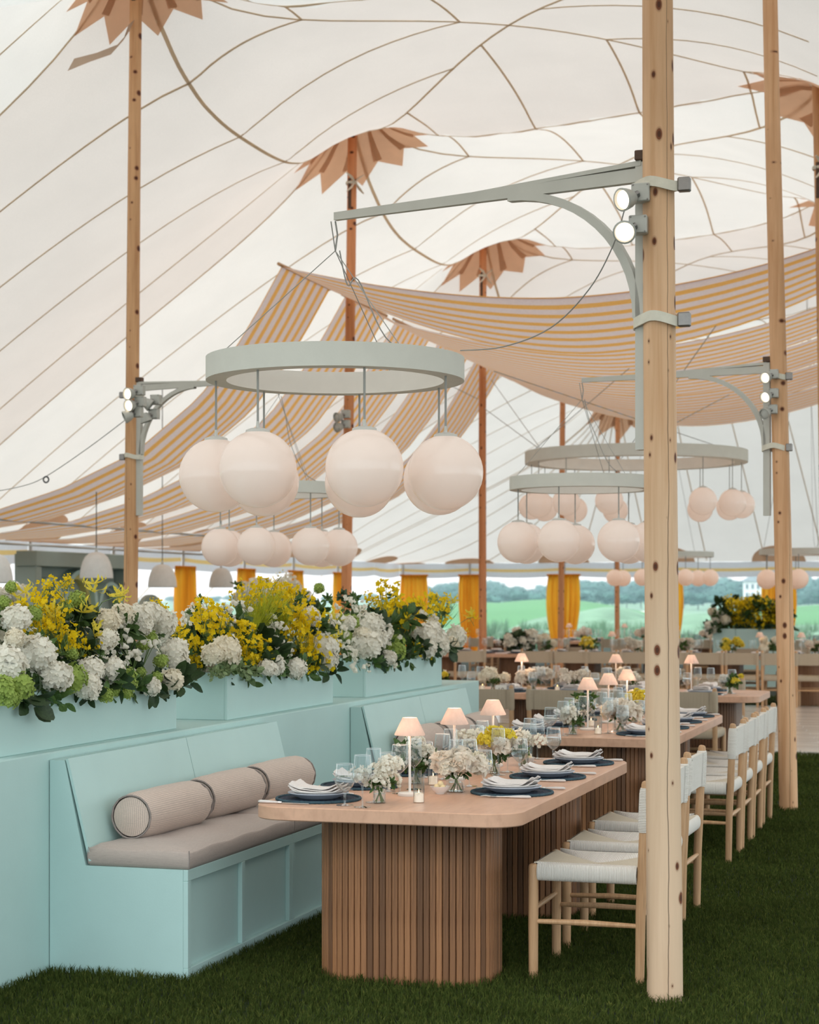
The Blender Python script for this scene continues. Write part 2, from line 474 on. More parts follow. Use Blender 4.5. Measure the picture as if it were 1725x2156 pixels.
M = {}
M['sail_white'] = sail_mat('sailcloth_white', (.82, .775, .73, 1), (.71, .645, .59, 1), .52)
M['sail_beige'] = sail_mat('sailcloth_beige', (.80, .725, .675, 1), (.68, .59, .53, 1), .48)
M['seam'] = mat('seam_webbing', (.86, .75, .61, 1), .9, .05, transl=.5)
M['patch_tan'] = mat('tan_patch', (.84, .54, .36, 1), .9, .06, 3, transl=.50)
M['patch_tan2'] = mat('tan_patch_double', (.70, .46, .31, 1), .9, .06, 3, transl=.42)
M['awning'] = stripe_mat('striped_awning', (.93, .83, .85, 1), (1.0, .58, .18, 1), 1 / 7.0, .42, .56, 'Y', .045)
M['valance'] = stripe_mat('striped_valance', (.78, .77, .80, 1), (.85, .60, .25, 1), 1.0, .2, .4, 'Y', -.42)
M['curtain'] = mat('orange_curtain', (1.0, .47, .045, 1), .85, .12, 8, (1, 1, .2), transl=.6)
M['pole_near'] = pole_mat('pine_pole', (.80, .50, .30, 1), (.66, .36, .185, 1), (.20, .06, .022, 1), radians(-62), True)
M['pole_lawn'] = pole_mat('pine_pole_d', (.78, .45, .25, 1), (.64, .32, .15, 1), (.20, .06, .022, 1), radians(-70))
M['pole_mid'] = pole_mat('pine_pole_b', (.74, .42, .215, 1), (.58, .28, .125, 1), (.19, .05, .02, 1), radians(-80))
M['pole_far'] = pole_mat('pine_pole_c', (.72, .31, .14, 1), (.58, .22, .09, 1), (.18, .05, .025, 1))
M['teal'] = mat('teal_paint', (.495, .675, .645, 1), .5, .025, 3, bump=.04, bscale=140, spec=.3)
M['teal_grey'] = mat('grey_green_paint', (.36, .42, .38, 1), .6, .03, 3)
M['teal_pale'] = mat('pale_teal_paint', (.50, .66, .62, 1), .55, .03, 3)
M['bracket'] = mat('grey_bracket_paint', (.60, .575, .52, 1), .45, .04, 6, spec=.4)
M['ring'] = mat('ring_paint', (.74, .715, .65, 1), .6, .03, 8, bump=.05)
M['ring_in'] = mat('ring_lining', (.86, .81, .75, 1), .7, .03, 8)
M['globe'] = mat('milk_glass', (.90, .82, .78, 1), .18, .02, 3, spec=.5, coat=.3, emit=.11, emit_col=(1, .74, .58, 1), transl=.35)
M['globe_far'] = mat('milk_glass_far', (.82, .72, .66, 1), .3, .0, spec=.4, emit=.16, emit_col=(1, .62, .42, 1), transl=.3)
M['globe_cap'] = mat('globe_cap', (.60, .58, .54, 1), .4, .0)
M['bell'] = mat('white_plaster_shade', (.82, .79, .76, 1), .8, .04, 20, bump=.1)
M['wire'] = mat('steel_wire', (.34, .33, .31, 1), .5, 0, metal=.3)
M['cable'] = mat('dark_cable', (.10, .10, .10, 1), .6, 0)
M['strap'] = mat('canvas_strap', (.78, .72, .61, 1), .9, .06, 30, bump=.1)
M['buckle'] = mat('buckle_metal', (.30, .28, .27, 1), .35, .1, 30, metal=.8)
M['rust'] = mat('brown_fitting', (.10, .055, .035, 1), .6, .2, 30)
M['housing'] = mat('spot_housing', (.50, .49, .45, 1), .4, .05, 20, metal=.2)
M['spot_on'] = emit_mat('spot_lens_lit', (1, .84, .62, 1), 1.6)
M['spot_off'] = mat('spot_lens_off', (.62, .61, .58, 1), .2, 0, spec=.7)
M['slat'] = wood_mat('walnut_slat', (.29, .136, .064, 1), (.19, .082, .037, 1), (.085, .037, .018, 1), .42, (30, 30, 1.6), rand=.40)
M['slat_core'] = mat('pedestal_core', (.035, .018, .012, 1), .7, .1)
M['tabletop'] = wood_mat('pink_beech_top', (.68, .395, .265, 1), (.62, .345, .225, 1), (.48, .25, .165, 1), .38, (2.2, .4, 3), bump=.03, spec=.4)
M['chair_wood'] = wood_mat('oiled_oak', (.60, .355, .19, 1), (.49, .265, .13, 1), (.35, .18, .09, 1), .5, (14, 14, 1.2), rand=.08)
M['cord'] = cord_mat('paper_cord', (.93, .86, .79, 1), (.48, .36, .26, 1), .0065, 'Y')
M['cord_field'] = cord_mat('paper_cord_field', (.84, .73, .58, 1), (.30, .20, .12, 1), .0085, 'Y')
M['cord_tan_field'] = cord_mat('paper_cord_tan_field', (.60, .47, .31, 1), (.25, .18, .10, 1), .0085, 'Y')
M['cord_tan'] = cord_mat('paper_cord_tan', (.58, .47, .35, 1), (.30, .22, .15, 1), .0075, 'Y')
M['cushion'] = fabric_mat('grey_linen', (.52, .425, .375, 1), (.38, .30, .27, 1), amt=.6)
M['bolster'] = fabric_mat('ticking_stripe', (.74, .585, .50, 1), (.36, .28, .24, 1), amt=.35, fine_stripe=.009)
M['piping'] = mat('piping', (.30, .25, .23, 1), .9, .1, 60)
M['mat_navy'] = mat('navy_rattan', (.022, .034, .062, 1), .75, .35, 90, bump=.6, bscale=160)
M['mat_edge'] = mat('navy_rope_edge', (.035, .075, .10, 1), .75, .35, 60, bump=.4)
M['plate'] = mat('pale_blue_stoneware', (.50, .535, .62, 1), .32, .08, 12, spec=.5)
M['plate_white'] = mat('white_stoneware', (.84, .78, .74, 1), .32, .05, 12, spec=.5)
M['napkin'] = fabric_mat('white_napkin', (.86, .78, .74, 1), (.62, .56, .53, 1), amt=.4)
M['steel'] = mat('cutlery_steel', (.70, .68, .66, 1), .22, .05, 20, metal=.9)
M['handle_white'] = mat('white_cutlery_handle', (.72, .66, .63, 1), .35, .04, 30)
M['glass'] = glass_mat('ribbed_glass', (.93, .955, .965, 1), rib=26)
M['glass_plain'] = glass_mat('clear_glass', (.94, .965, .97, 1))
M['rim_highlight'] = mat('rim_highlight', (.86, .89, .90, 1), .12, 0, spec=.8)  # opaque white painting the bright highlight along the glass edge
M['hem'] = mat('awning_hem', (.93, .85, .87, 1), .9, .03, transl=.5)
M['water'] = glass_mat('water', (.94, .96, .96, 1))
M['wax'] = mat('white_wax', (.80, .72, .66, 1), .5, .03, emit=.25, emit_col=(1, .7, .45, 1))
M['flame'] = emit_mat('flame', (1, .62, .25, 1), 6.0, 'NONE')
M['butter'] = mat('butter', (.84, .66, .38, 1), .45, .05, 30)
M['shade'] = mat('pink_linen_shade', (.88, .74, .665, 1), .85, .05, 60, transl=.36)
M['lamp_white'] = mat('white_lamp_metal', (.80, .75, .70, 1), .35, 0, spec=.4)
M['petal_white'] = mat('white_petal', (.96, .91, .81, 1), .7, .05, 14, transl=.38, spec=.2)
M['petal_cream'] = mat('cream_petal', (.95, .87, .72, 1), .7, .06, 14, transl=.38, spec=.2)
M['petal_peony'] = mat('peony_petal', (.95, .86, .75, 1), .7, .06, 14, transl=.38, spec=.2)
M['petal_yellow'] = mat('yellow_petal', (.98, .68, .015, 1), .6, .14, 16, transl=.4, spec=.2)
M['petal_lemon'] = mat('lemon_petal', (.94, .76, .10, 1), .6, .12, 16, transl=.4, spec=.2)
M['bud_green'] = mat('green_viburnum', (.36, .46, .10, 1), .7, .25, 30, transl=.25)
M['leaf'] = mat('green_leaf', (.075, .14, .035, 1), .5, .3, 9, transl=.15, rand=.3)
M['leaf_dark'] = mat('dark_leaf', (.035, .065, .022, 1), .45, .3, 9, transl=.1, rand=.2)
M['leaf_pale'] = mat('variegated_leaf', (.22, .29, .13, 1), .55, .4, 14, transl=.2)
M['fern'] = mat('yellow_green_fern', (.50, .52, .04, 1), .6, .3, 9, transl=.4)
M['stem'] = mat('flower_stem', (.12, .19, .05, 1), .6, .2, 20)
M['soil'] = mat('potting_moss', (.02, .03, .012, 1), .95, .3, 40)
M['post'] = mat('white_side_post', (.62, .62, .62, 1), .5, .03)
M['floor_plank'] = wood_mat('washed_plank', (.78, .70, .62, 1), (.70, .61, .53, 1), (.55, .46, .39, 1), .16, (.6, 8, 8), rand=.10, bump=.03, spec=.6)
M['card'] = mat('place_card', (.82, .78, .72, 1), .7, .02)
M['ink'] = mat('grey_ink', (.30, .27, .25, 1), .7, 0)
M['niche_light'] = mat('niche_light_tint', (.72, .62, .22, 1), .6, .03)  # yellow light inside the niche, painted as the lining's colour
M['far_wall'] = mat('white_clapboard', (.78, .80, .82, 1), .7, .04)
M['far_roof'] = mat('grey_shingle', (.30, .34, .38, 1), .8, .1)
M['far_pane'] = mat('far_window', (.12, .16, .20, 1), .15, 0, spec=.7)
M['sand'] = mat('bunker_sand', (.72, .68, .60, 1), .9, .05, .3)
M['lawn'] = mat('lawn_ground', (.035, .055, .018, 1), .95, .25, 1.2)
M['turf_under'] = mat('turf_soil', (.012, .021, .008, 1), .95, .3, 14)
M['fairway'] = mat('fairway', (.115, .27, .115, 1), .95, .12, .05)
M['dune'] = mat('dune_grass', (.19, .31, .20, 1), .95, .25, .35, bump=.4, bscale=2)
M['tree_leaf'] = mat('far_tree_leaf', (.07, .17, .14, 1), .8, .3, .4, rand=.25)
M['bark'] = mat('bark', (.12, .09, .07, 1), .9, .2)

def blade_mat():
    m, nt, out = new_mat('grass_blade')
    g = node(nt, 'ShaderNodeNewGeometry')
    n1 = noise(nt, g.outputs['Position'], 1.6, 4); n2 = noise(nt, g.outputs['Position'], 45, 2)
    c = ramp(nt, n2, [(.25, (.032, .050, .012, 1)), (.55, (.075, .098, .026, 1)), (.78, (.19, .19, .05, 1))])
    c = mixcol(nt, .6, c, ramp(nt, n1, [(.3, (.6, .6, .55, 1)), (.7, (1.15, 1.15, 1, 1))]), 'MULTIPLY')
    d = node(nt, 'ShaderNodeBsdfDiffuse'); t = node(nt, 'ShaderNodeBsdfTranslucent'); mx = node(nt, 'ShaderNodeMixShader'); mx.inputs[0].default_value = .25
    nt.links.new(c, d.inputs[0]); nt.links.new(c, t.inputs[0])
    nt.links.new(d.outputs[0], mx.inputs[1]); nt.links.new(t.outputs[0], mx.inputs[2]); nt.links.new(mx.outputs[0], out.inputs[0])
    return m
M['blade'] = blade_mat()
# ================================================================== THE TENT
PX_ = -7.3
PL = [(-7.3, 9.2), (-7.3, 15.3), (-7.3, 21.4), (-7.3, 27.9), (-7.3, 33.6), (-7.3, 39.3)]     # left row of masts
PR = [(-1.1, 3.0), (-1.17, 7.275), (-1.32, 14.0), (-1.43, 19.6), (-1.5, 26.0), (-1.5, 32.0), (-1.5, 38.4)]   # right row
ZL = [7.8, 7.8, 7.8, 7.7, 7.2, 6.75]; ZR = [7.8, 7.8, 7.8, 6.98, 7.3, 7.0, 6.6]
X0, X1, Y0, Y1 = -13.5, 2.9, 4.2, 43.5  # near and right limits lie out of view, pulled in for more skylight
EAVE = 2.42
LEFT_Y = [5.2, 8.0, 10.8, 13.6, 16.4, 19.2, 22.0, 24.8, 27.6, 30.4, 33.3, 36.0, 38.8, 41.5]
FAR_X = [-11.7, -9.36, -6.85, -4.3, -1.9, .5]

def rope_pts(a, za, b, zb, zs, n=120, pw=2.6):
    out = []
    for i in range(n + 1):
        t = i / n; e = za if t < .5 else zb
        s = abs(2 * t - 1) ** pw
        out.append((a[0] + (b[0] - a[0]) * t, a[1] + (b[1] - a[1]) * t, zs + (e - zs) * s))
    return out
ROPES = []
SADL = [6.4, 6.40, 6.36, 6.1, 5.6]
for i in range(5): ROPES.append(('row', PL[i], ZL[i], PL[i + 1], ZL[i + 1], SADL[i], 3.2))
SADR = [6.4, 6.4, 6.4, 6.3, 6.2, 5.8]
for i in range(6): ROPES.append(('row', PR[i], ZR[i], PR[i + 1], ZR[i + 1], SADR[i], 3.2))
SADT = [6.6, 6.6, 6.92, 6.78, 6.4, 5.8]
for i in range(6): ROPES.append(('cross', PL[i], ZL[i], PR[i + 1], ZR[i + 1], SADT[i], 3.4))
ROPE_PTS = [(k, rope_pts(a, za, b, zb, zs, pw=pw)) for k, a, za, b, zb, zs, pw in ROPES]

def relax():
    z = None
    for h, its in ((.74, 500), (.37, 260), (.185, 160)):
        nx = int(round((X1 - X0) / h)) + 1; ny = int(round((Y1 - Y0) / h)) + 1
        xs = np.linspace(X0, X1, nx); ys = np.linspace(Y0, Y1, ny)
        if z is None: zn = np.full((nx, ny), 5.0)
        else:
            fx = np.linspace(0, z.shape[0] - 1, nx); fy = np.linspace(0, z.shape[1] - 1, ny)
            ix = np.minimum(fx.astype(int), z.shape[0] - 2); iy = np.minimum(fy.astype(int), z.shape[1] - 2)
            ax = (fx - ix)[:, None]; ay = (fy - iy)[None, :]
            zn = (z[np.ix_(ix, iy)] * (1 - ax) * (1 - ay) + z[np.ix_(ix + 1, iy)] * ax * (1 - ay)
                  + z[np.ix_(ix, iy + 1)] * (1 - ax) * ay + z[np.ix_(ix + 1, iy + 1)] * ax * ay)
        fix = np.zeros((nx, ny), bool)
        def put(x, y, v):
            i = int(round((x - X0) / (X1 - X0) * (nx - 1))); j = int(round((y - Y0) / (Y1 - Y0) * (ny - 1)))
            if 0 <= i < nx and 0 <= j < ny: zn[i, j] = v; fix[i, j] = True
        for k, pts in ROPE_PTS:
            for p in pts: put(*p)
        for (p, zz) in list(zip(PL, ZL)) + list(zip(PR, ZR)): put(p[0], p[1], zz)
        zn[0, :] = EAVE; zn[-1, :] = 3.3 - .88 * np.clip((ys - 30) / 12, 0, 1); zn[:, -1] = EAVE; zn[:, 0] = np.where(xs < -4.3, 3.0 - .58 * np.clip((-4.3 - xs) / 9.2, 0, 1) ** 3, 3.0 + .3 * np.clip((xs + 4.3) / 7.2, 0, 1))  # unseen near and right eaves lifted to let extra sky light in
        fix[0, :] = fix[-1, :] = True; fix[:, 0] = fix[:, -1] = True
        I, J = np.meshgrid(np.arange(nx), np.arange(ny), indexing='ij')
        inside = (xs[:, None] > PX_ - .1) & (xs[:, None] < -1.0) & (ys[None, :] > 6) & (ys[None, :] < 39.4)
        src = np.where(inside, .20, .045) * h * h
        red = ((I + J) % 2 == 0) & ~fix; blk = ((I + J) % 2 == 1) & ~fix
        w = 1.86
        for it in range(its):
            for msk in (red, blk):
                s = np.zeros_like(zn)
                s[1:-1, 1:-1] = (zn[2:, 1:-1] + zn[:-2, 1:-1] + zn[1:-1, 2:] + zn[1:-1, :-2]) / 4 + src[1:-1, 1:-1] / 4 * 1.0
                zn[msk] += w * (s[msk] - zn[msk])
        z = zn
    return xs, ys, z
XS, YS, ZC = relax()
def canopy_z(x, y):
    fx = (x - X0) / (X1 - X0) * (len(XS) - 1); fy = (y - Y0) / (Y1 - Y0) * (len(YS) - 1)
    i = min(max(int(fx), 0), len(XS) - 2); j = min(max(int(fy), 0), len(YS) - 2)
    a = min(max(fx - i, 0), 1); b = min(max(fy - j, 0), 1)
    return ZC[i, j] * (1 - a) * (1 - b) + ZC[i + 1, j] * a * (1 - b) + ZC[i, j + 1] * (1 - a) * b + ZC[i + 1, j + 1] * a * b

def bay_of(x, y):
    """which cross section of cloth a point belongs to"""
    t = min(max((x - PX_) / (-1.3 - PX_), 0), 1)
    for i in range(6):
        if y < PL[i][1] + (PR[i + 1][1] - PL[i][1]) * t: return i
    return 6
nx, ny = ZC.shape
cm = MB()
P = np.stack([np.repeat(XS[:, None], ny, 1), np.repeat(YS[None, :], nx, 0), ZC], -1)
cm.grid(P)
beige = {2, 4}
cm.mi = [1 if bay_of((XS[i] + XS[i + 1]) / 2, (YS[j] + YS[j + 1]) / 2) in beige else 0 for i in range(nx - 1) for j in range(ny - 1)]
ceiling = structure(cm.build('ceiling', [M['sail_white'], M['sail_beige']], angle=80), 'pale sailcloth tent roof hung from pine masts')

def ribbon(pts, w, name, m, drop=.012, t=.006):
    """a webbing strip sewn under the cloth"""
    mb = MB(); k = len(pts); vs = []
    for i, p in enumerate(pts):
        a, b = Vector(pts[max(i - 1, 0)]), Vector(pts[min(i + 1, k - 1)])
        d = (b - a); n2 = Vector((-d.y, d.x)); n2 = n2.normalized() * w / 2 if n2.length > 1e-6 else Vector((w / 2, 0))
        for s in (1, -1):
            x, y = p[0] + n2.x * s, p[1] + n2.y * s
            z = canopy_z(x, y)
            vs += [(x, y, z - drop), (x, y, z - drop + t)]
    fs = []
    for i in range(k - 1):
        o = 4 * i
        fs += [(o, o + 2, o + 6, o + 4), (o + 1, o + 5, o + 7, o + 3), (o, o + 4, o + 5, o + 1), (o + 2, o + 3, o + 7, o + 6)]
    mb.add(vs, fs); return mb.build(name, m, ceiling, angle=60)
def lerp2(a, b, t): return (a[0] + (b[0] - a[0]) * t, a[1] + (b[1] - a[1]) * t)
def run(a, b, n): return [lerp2(a, b, i / n) for i in range(n + 1)]

# ropes along the rows and across
for k, pts in ROPE_PTS:
    if pts[0][0] > -2: continue
    ribbon([p[:2] for p in pts[::3]], .036 if k == 'row' else .024, 'rope_webbing', M['seam'])
# seams of each bay: parallel to its sides up to the two diagonals
for i in range(0, 5):
    A, B, C_, D_ = PL[i], PL[i + 1], PR[i + 1], PR[i + 2]
    def bil(s, t): return lerp2(lerp2(A, B, t), lerp2(C_, D_, t), s)
    ribbon([bil(t / 24, t / 24) for t in range(25)], .026, 'seam', M['seam'])
    ribbon([bil(t / 24, 1 - t / 24) for t in range(25)], .026, 'seam', M['seam'])
    for q in (.215, .43, .645, .86):
        d = min(q, 1 - q)
        ribbon([bil(d * j / 10, q) for j in range(11)], .022, 'seam', M['seam'])
        ribbon([bil(1 - d * j / 10, q) for j in range(11)], .022, 'seam', M['seam'])
        ribbon([bil(q, d * j / 10) for j in range(11)], .022, 'seam', M['seam'])
        ribbon([bil(q, 1 - d * j / 10) for j in range(11)], .022, 'seam', M['seam'])
        p0 = lerp2(A, B, q)
        ribbon(run(p0, (X0 + .05, p0[1] + .0), 22), .022, 'seam', M['seam'])
for i in range(1, 6):
    ribbon(run(PL[i], (X0 + .05, PL[i][1]), 24), .026, 'seam', M['seam'])
# end fan
for k in range(1, 9):
    a = radians(90 + k * 11)
    L = (Y1 - .05 - PL[5][1]) / max(sin(a), .1)
    e = (PL[5][0] + cos(a) * L, PL[5][1] + sin(a) * L)
    if e[0] < X0: L = (X0 + .05 - PL[5][0]) / cos(a); e = (X0 + .05, PL[5][1] + sin(a) * L)
    ribbon(run(PL[5], e, 16), .022, 'seam', M['seam'])
for q in (0, .2, .4, .6, .8, 1):
    p0 = lerp2(PL[5], PR[6], q)
    ribbon(run(p0, (p0[0] + .9 * q, Y1 - .05), 16), .022, 'seam', M['seam'])

# star patches round the mast heads
def star_patch(c, zp, size):
    n = 10; c = (c[0] + .18, c[1])
    for part in range(n):
        mb = MB(); a0 = 2 * pi * (part - .5) / n; a1 = 2 * pi * (part + .5) / n; am = (a0 + a1) / 2
        r1, r2 = .64 * size, .86 * size
        vs = []; fs = []
        steps = [.07, .13, .24, .38, .52]
        for r in steps + [None]:
            for kk, a in enumerate((a0, am, a1)):
                rr = r if r is not None else (r2 if kk == 1 else r1)
                x, y = c[0] + rr * cos(a), c[1] + rr * sin(a)
                z = min(canopy_z(x, y), zp) - .022
                vs.append((x, y, z))
        for j in range(len(steps)):
            o = j * 3; fs += [(o, o + 1, o + 4, o + 3), (o + 1, o + 2, o + 5, o + 4)]
        mb.add(vs, fs); mb.build('mast_patch', M['patch_tan'], ceiling, angle=80)
        # doubled cloth over the fold between two points
        mb = MB(); vs = []; fs = []
        for r in steps + [r1 * .98]:
            for a in (a0 - .09, a0 + .09):
                x, y = c[0] + r * cos(a), c[1] + r * sin(a)
                vs.append((x, y, min(canopy_z(x, y), zp) - .027))
        for j in range(len(steps)): o = 2 * j; fs.append((o, o + 1, o + 3, o + 2))
        mb.add(vs, fs); mb.build('patch_fold', M['patch_tan2'], ceiling, angle=80)
for i in (1, 2, 3, 4, 5): star_patch(PL[i], ZL[i], .86 if i == 1 else 1)
for i in (3, 4): star_patch(PR[i], ZR[i], 1.3)

# half-oval reinforcing patches at the eave posts
def eave_patch(x, y, along):
    mb = MB(); vs = [(x, y, canopy_z(x, y) - .03)]; n = 12
    for k in range(n + 1):
        a = pi * k / n
        dx, dy = ((cos(a) * .62, -abs(sin(a)) * .45) if along == 'x' else (abs(sin(a)) * .5, cos(a) * .75))
        xx, yy = min(max(x + dx, X0 + .02), X1), min(max(y + dy, Y0), Y1 - .02)
        vs.append((xx, yy, canopy_z(xx, yy) - .03))
    mb.add(vs, [(0, k + 1, k + 2) for k in range(n)]); mb.build('eave_patch', M['patch_tan2'], ceiling, angle=80)
for y in LEFT_Y[3:]: eave_patch(X0 + .03, y, 'y')
for x in FAR_X: eave_patch(x, Y1 - .03, 'x')
eave_patch(X0 + .1, Y1 - .1, 'x')

# ---------------------------------------------------------------- masts
def mast(base, top, r0, r1, m, label, hexy=.0, name='tent_mast', tie=None):
    base, top = Vector(base), Vector(top); top.z = min(top.z, canopy_z(top.x, top.y) - .04)
    root = thing(name, label, 'mast', base)
    L = top - base; n = 20; k = 26; mb = MB(); vs = []; fs = []
    ph = R.random() * 6
    for i in range(k + 1):
        t = i / k; r = r0 + (r1 - r0) * t
        if i == 0: r *= .985
        bend = sin(t * 5 + ph) * .006
        for j in range(n):
            a = 2 * pi * j / n
            rr = r * (1 + .02 * sin(3 * a + t * 6 + ph) + .014 * sin(7 * a + ph) + hexy * .05 * cos(6 * a + .3) * max(0, 1 - t * 6))
            vs.append((L.x * t + bend + rr * cos(a), L.y * t + rr * sin(a), L.z * t))
    for i in range(k):
        for j in range(n):
            a = i * n + j; b = i * n + (j + 1) % n; fs.append((a, b, b + n, a + n))
    fs += [tuple(range(n))[::-1], tuple(k * n + j for j in range(n))]
    mb.add(vs, fs); mb.build('shaft', m, root, angle=50)
    if tie:
        p = L * (tie / L.z)
        tb = MB(); rr = r1 * 1.12 + .004
        tb.lathe([(rr, -.02), (rr + .006, -.01), (rr + .006, .012), (rr, .02)], 16, (p.x, p.y, p.z), cap0=False, cap1=False)
        d = Vector((.75, -.65, 0)).normalized(); q = p + d * (rr + .02)
        s = Vector((d.y, -d.x, 0))
        for sg in (-1, 1):
            for up in (.10, -.13):
                tb.tube([q, q + s * sg * .06 + Vector((0, 0, up * .6)), q + s * sg * .12 + Vector((0, 0, up))], [.012, .034, .014], 6, squash=.35)
        tb.build('tie', M['strap'], root)
        b = MB(); q = p + s * (rr * .7) + d * rr * .5
        b.box(q.x - .018, q.y - .012, q.z - .32, q.x + .018, q.y + .012, q.z + .05, .004)
        b.build('batten', M['rust'], root)
    return root
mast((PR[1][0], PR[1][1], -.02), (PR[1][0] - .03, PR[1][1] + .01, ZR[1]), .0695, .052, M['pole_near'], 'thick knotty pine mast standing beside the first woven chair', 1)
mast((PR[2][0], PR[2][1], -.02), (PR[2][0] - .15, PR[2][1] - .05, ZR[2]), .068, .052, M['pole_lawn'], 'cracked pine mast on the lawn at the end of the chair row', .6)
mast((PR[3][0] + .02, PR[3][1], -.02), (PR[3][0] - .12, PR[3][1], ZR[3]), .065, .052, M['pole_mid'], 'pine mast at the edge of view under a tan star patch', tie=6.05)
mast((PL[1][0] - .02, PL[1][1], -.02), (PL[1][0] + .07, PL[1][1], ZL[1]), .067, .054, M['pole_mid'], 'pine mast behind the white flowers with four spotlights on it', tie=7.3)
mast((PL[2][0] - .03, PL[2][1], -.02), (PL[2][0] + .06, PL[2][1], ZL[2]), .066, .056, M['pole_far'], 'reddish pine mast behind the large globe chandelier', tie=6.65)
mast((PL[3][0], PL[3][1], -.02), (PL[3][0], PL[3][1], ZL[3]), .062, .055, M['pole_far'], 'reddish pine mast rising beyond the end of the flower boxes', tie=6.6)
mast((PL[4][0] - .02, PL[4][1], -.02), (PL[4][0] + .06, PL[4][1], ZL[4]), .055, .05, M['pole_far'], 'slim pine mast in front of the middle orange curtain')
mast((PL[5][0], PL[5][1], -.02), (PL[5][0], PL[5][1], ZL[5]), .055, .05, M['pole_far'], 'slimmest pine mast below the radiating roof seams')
# loose tan ribbon hanging off the first mast head
rb = MB(); rp = [at_d(280, 48, 16.7), at_d(268, 78, 16.6), at_d(243, 106, 16.5), at_d(200, 122, 16.4), at_d(152, 138, 16.3)]
vs = []
for i, p in enumerate(rp):
    w = (.03, .05, .05, .045, .06)[i]
    vs += [tuple(p + Vector((.02, 0, w))), tuple(p - Vector((.02, .05, w)))]
rb.add(vs, [(2 * i, 2 * i + 1, 2 * i + 3, 2 * i + 2) for i in range(4)])
tag(rb.build('hanging_ribbon', mat('sheer_tan', (.62, .47, .36, 1), .9, .05, transl=.5), angle=80), 'sheer tan ribbon dangling from the mast head star', 'ribbon')

# ---------------------------------------------------------------- eave: valance, posts, curtains
def valance(name, pts, label):
    """striped hanging edge of the roof, dipping between the posts"""
    mb = MB(); vs = []; uv = []; fs = []
    k = 0
    for a, b in zip(pts[:-1], pts[1:]):
        for j in range(9):
            t = j / 8; x, y = lerp2(a, b, t)
            dip = .05 * sin(pi * t)
            for q in range(4):
                v = q / 3
                vs.append((x + .02 * sin(t * 19), y + .02 * sin(t * 23), EAVE + .01 - .33 * v - dip * (.4 + .6 * v))); uv.append((t, v))
        o = k * 36
        for j in range(8):
            for q in range(3):
                i0 = o + j * 4 + q; fs.append((i0, i0 + 1, i0 + 5, i0 + 4))
        k += 1
    mb.add(vs, fs); mb.uv = uv
    o = mb.build(name, M['valance'], angle=80); structure(o, label); return o
valance('trim_left', [(X0, y) for y in LEFT_Y] + [(X0, Y1)], 'white and yellow striped valance along the side eave')
valance('trim_far', [(X0, Y1)] + [(x, Y1) for x in FAR_X], 'white and yellow striped valance along the far eave')

def curtain_mesh(seed, w=.78, zt=2.12, zb=.25):
    rr = random.Random(seed); ns, nz = 42, 22; Pc = np.zeros((nz, ns, 3)); ph = rr.random() * 6
    for i in range(nz):
        t = i / (nz - 1); z = zt + (zb - zt) * t
        wd = w * (.92 + .13 * sin(pi * min(t * 1.25, 1)) - .26 * t * t)
        for j in range(ns):
            s = j / (ns - 1) - .5
            amp = .035 + .03 * t
            y = amp * sin(s * 38 + ph + .7 * sin(s * 9 + ph)) + .02 * sin(s * 80 + t * 2)
            Pc[i, j] = (s * wd + .03 * t * sin(ph), y, z)
    mb = MB(); mb.grid(Pc); return mb
def curtain(x, y, ang, label, seed, w=.78):
    root = thing('curtain', label, 'curtain', (x, y, 0), ang, 'orange curtains gathered at the eave posts')
    curtain_mesh(seed, w).build('cloth', M['curtain'], root, angle=80)
    b = MB(); b.tube([(-w * .5, .0, 2.12), (w * .5, .0, 2.12)], .022, 8); b.build('heading', M['curtain'], root)
    return root
ORD = ['first', 'second', 'third', 'fourth', 'fifth', 'sixth', 'seventh', 'eighth', 'ninth', 'tenth', 'eleventh', 'twelfth', 'thirteenth', 'fourteenth', 'fifteenth', 'sixteenth']
vis_y = [24.8, 27.6, 30.4, 33.3, 36.0, 38.8]
lab = {24.8: 'orange curtain on the side wall behind the grey back bar', 27.6: 'orange curtain on the side wall just past the back bar',
       30.4: 'orange side curtain behind the second bell-shaped pendant', 33.3: 'orange side curtain behind the third bell-shaped pendant',
       36.0: 'orange side curtain below the rear small-globe chandelier', 38.8: 'orange side curtain beside the reddish mast behind the chandelier'}
for n, y in enumerate(vis_y): curtain(X0 + .08, y, pi / 2, lab[y], 20 + n, .85)
flab = ['orange curtain at the corner of the tent above the flowers', 'narrow orange curtain beside the mast beyond the flower boxes',
        'wide orange curtain behind the slim mast in mid view', 'orange curtain mostly hidden by the thick knotty mast',
        'orange curtain behind the tall far planter of yellow flowers', 'orange curtain at the far wall past the cracked mast']
for n, (x, w) in enumerate(((-13.1, .72), (-11.7, .55), (-9.36, .82), (-6.85, .7), (-4.3, .80), (-1.9, .78))):
    curtain(x, Y1 - .1, 0, flab[n], 40 + n, w)
def side_post(x, y, label):
    b = MB(); b.tube([(0, 0, 0), (0, 0, EAVE)], [.03, .026], 10)
    o = b.build('side_post', M['post']); o.location = (x, y, 0); tag(o, label, 'post', 'white posts under the eave')
WHERE_SIDE = {22.0: 'nearest the back bar', 24.8: 'behind the back bar', 27.6: 'past the back bar', 30.4: 'by the second bell pendant', 33.3: 'by the third bell pendant', 36.0: 'below the rear chandelier', 38.8: 'by the reddish mast'}
for n, y in enumerate(LEFT_Y[6:13]): side_post(X0 + .03, y, 'slim white post under the side eave, the one ' + WHERE_SIDE[y])
for n, x in enumerate([X0 + .1] + FAR_X[:5]): side_post(x, Y1 - .02, 'slim white post under the far eave, ' + ('at the tent corner', 'behind the narrow curtain', 'behind the wide curtain', 'behind the thick mast', 'behind the tall far planter', 'past the cracked mast')[n])
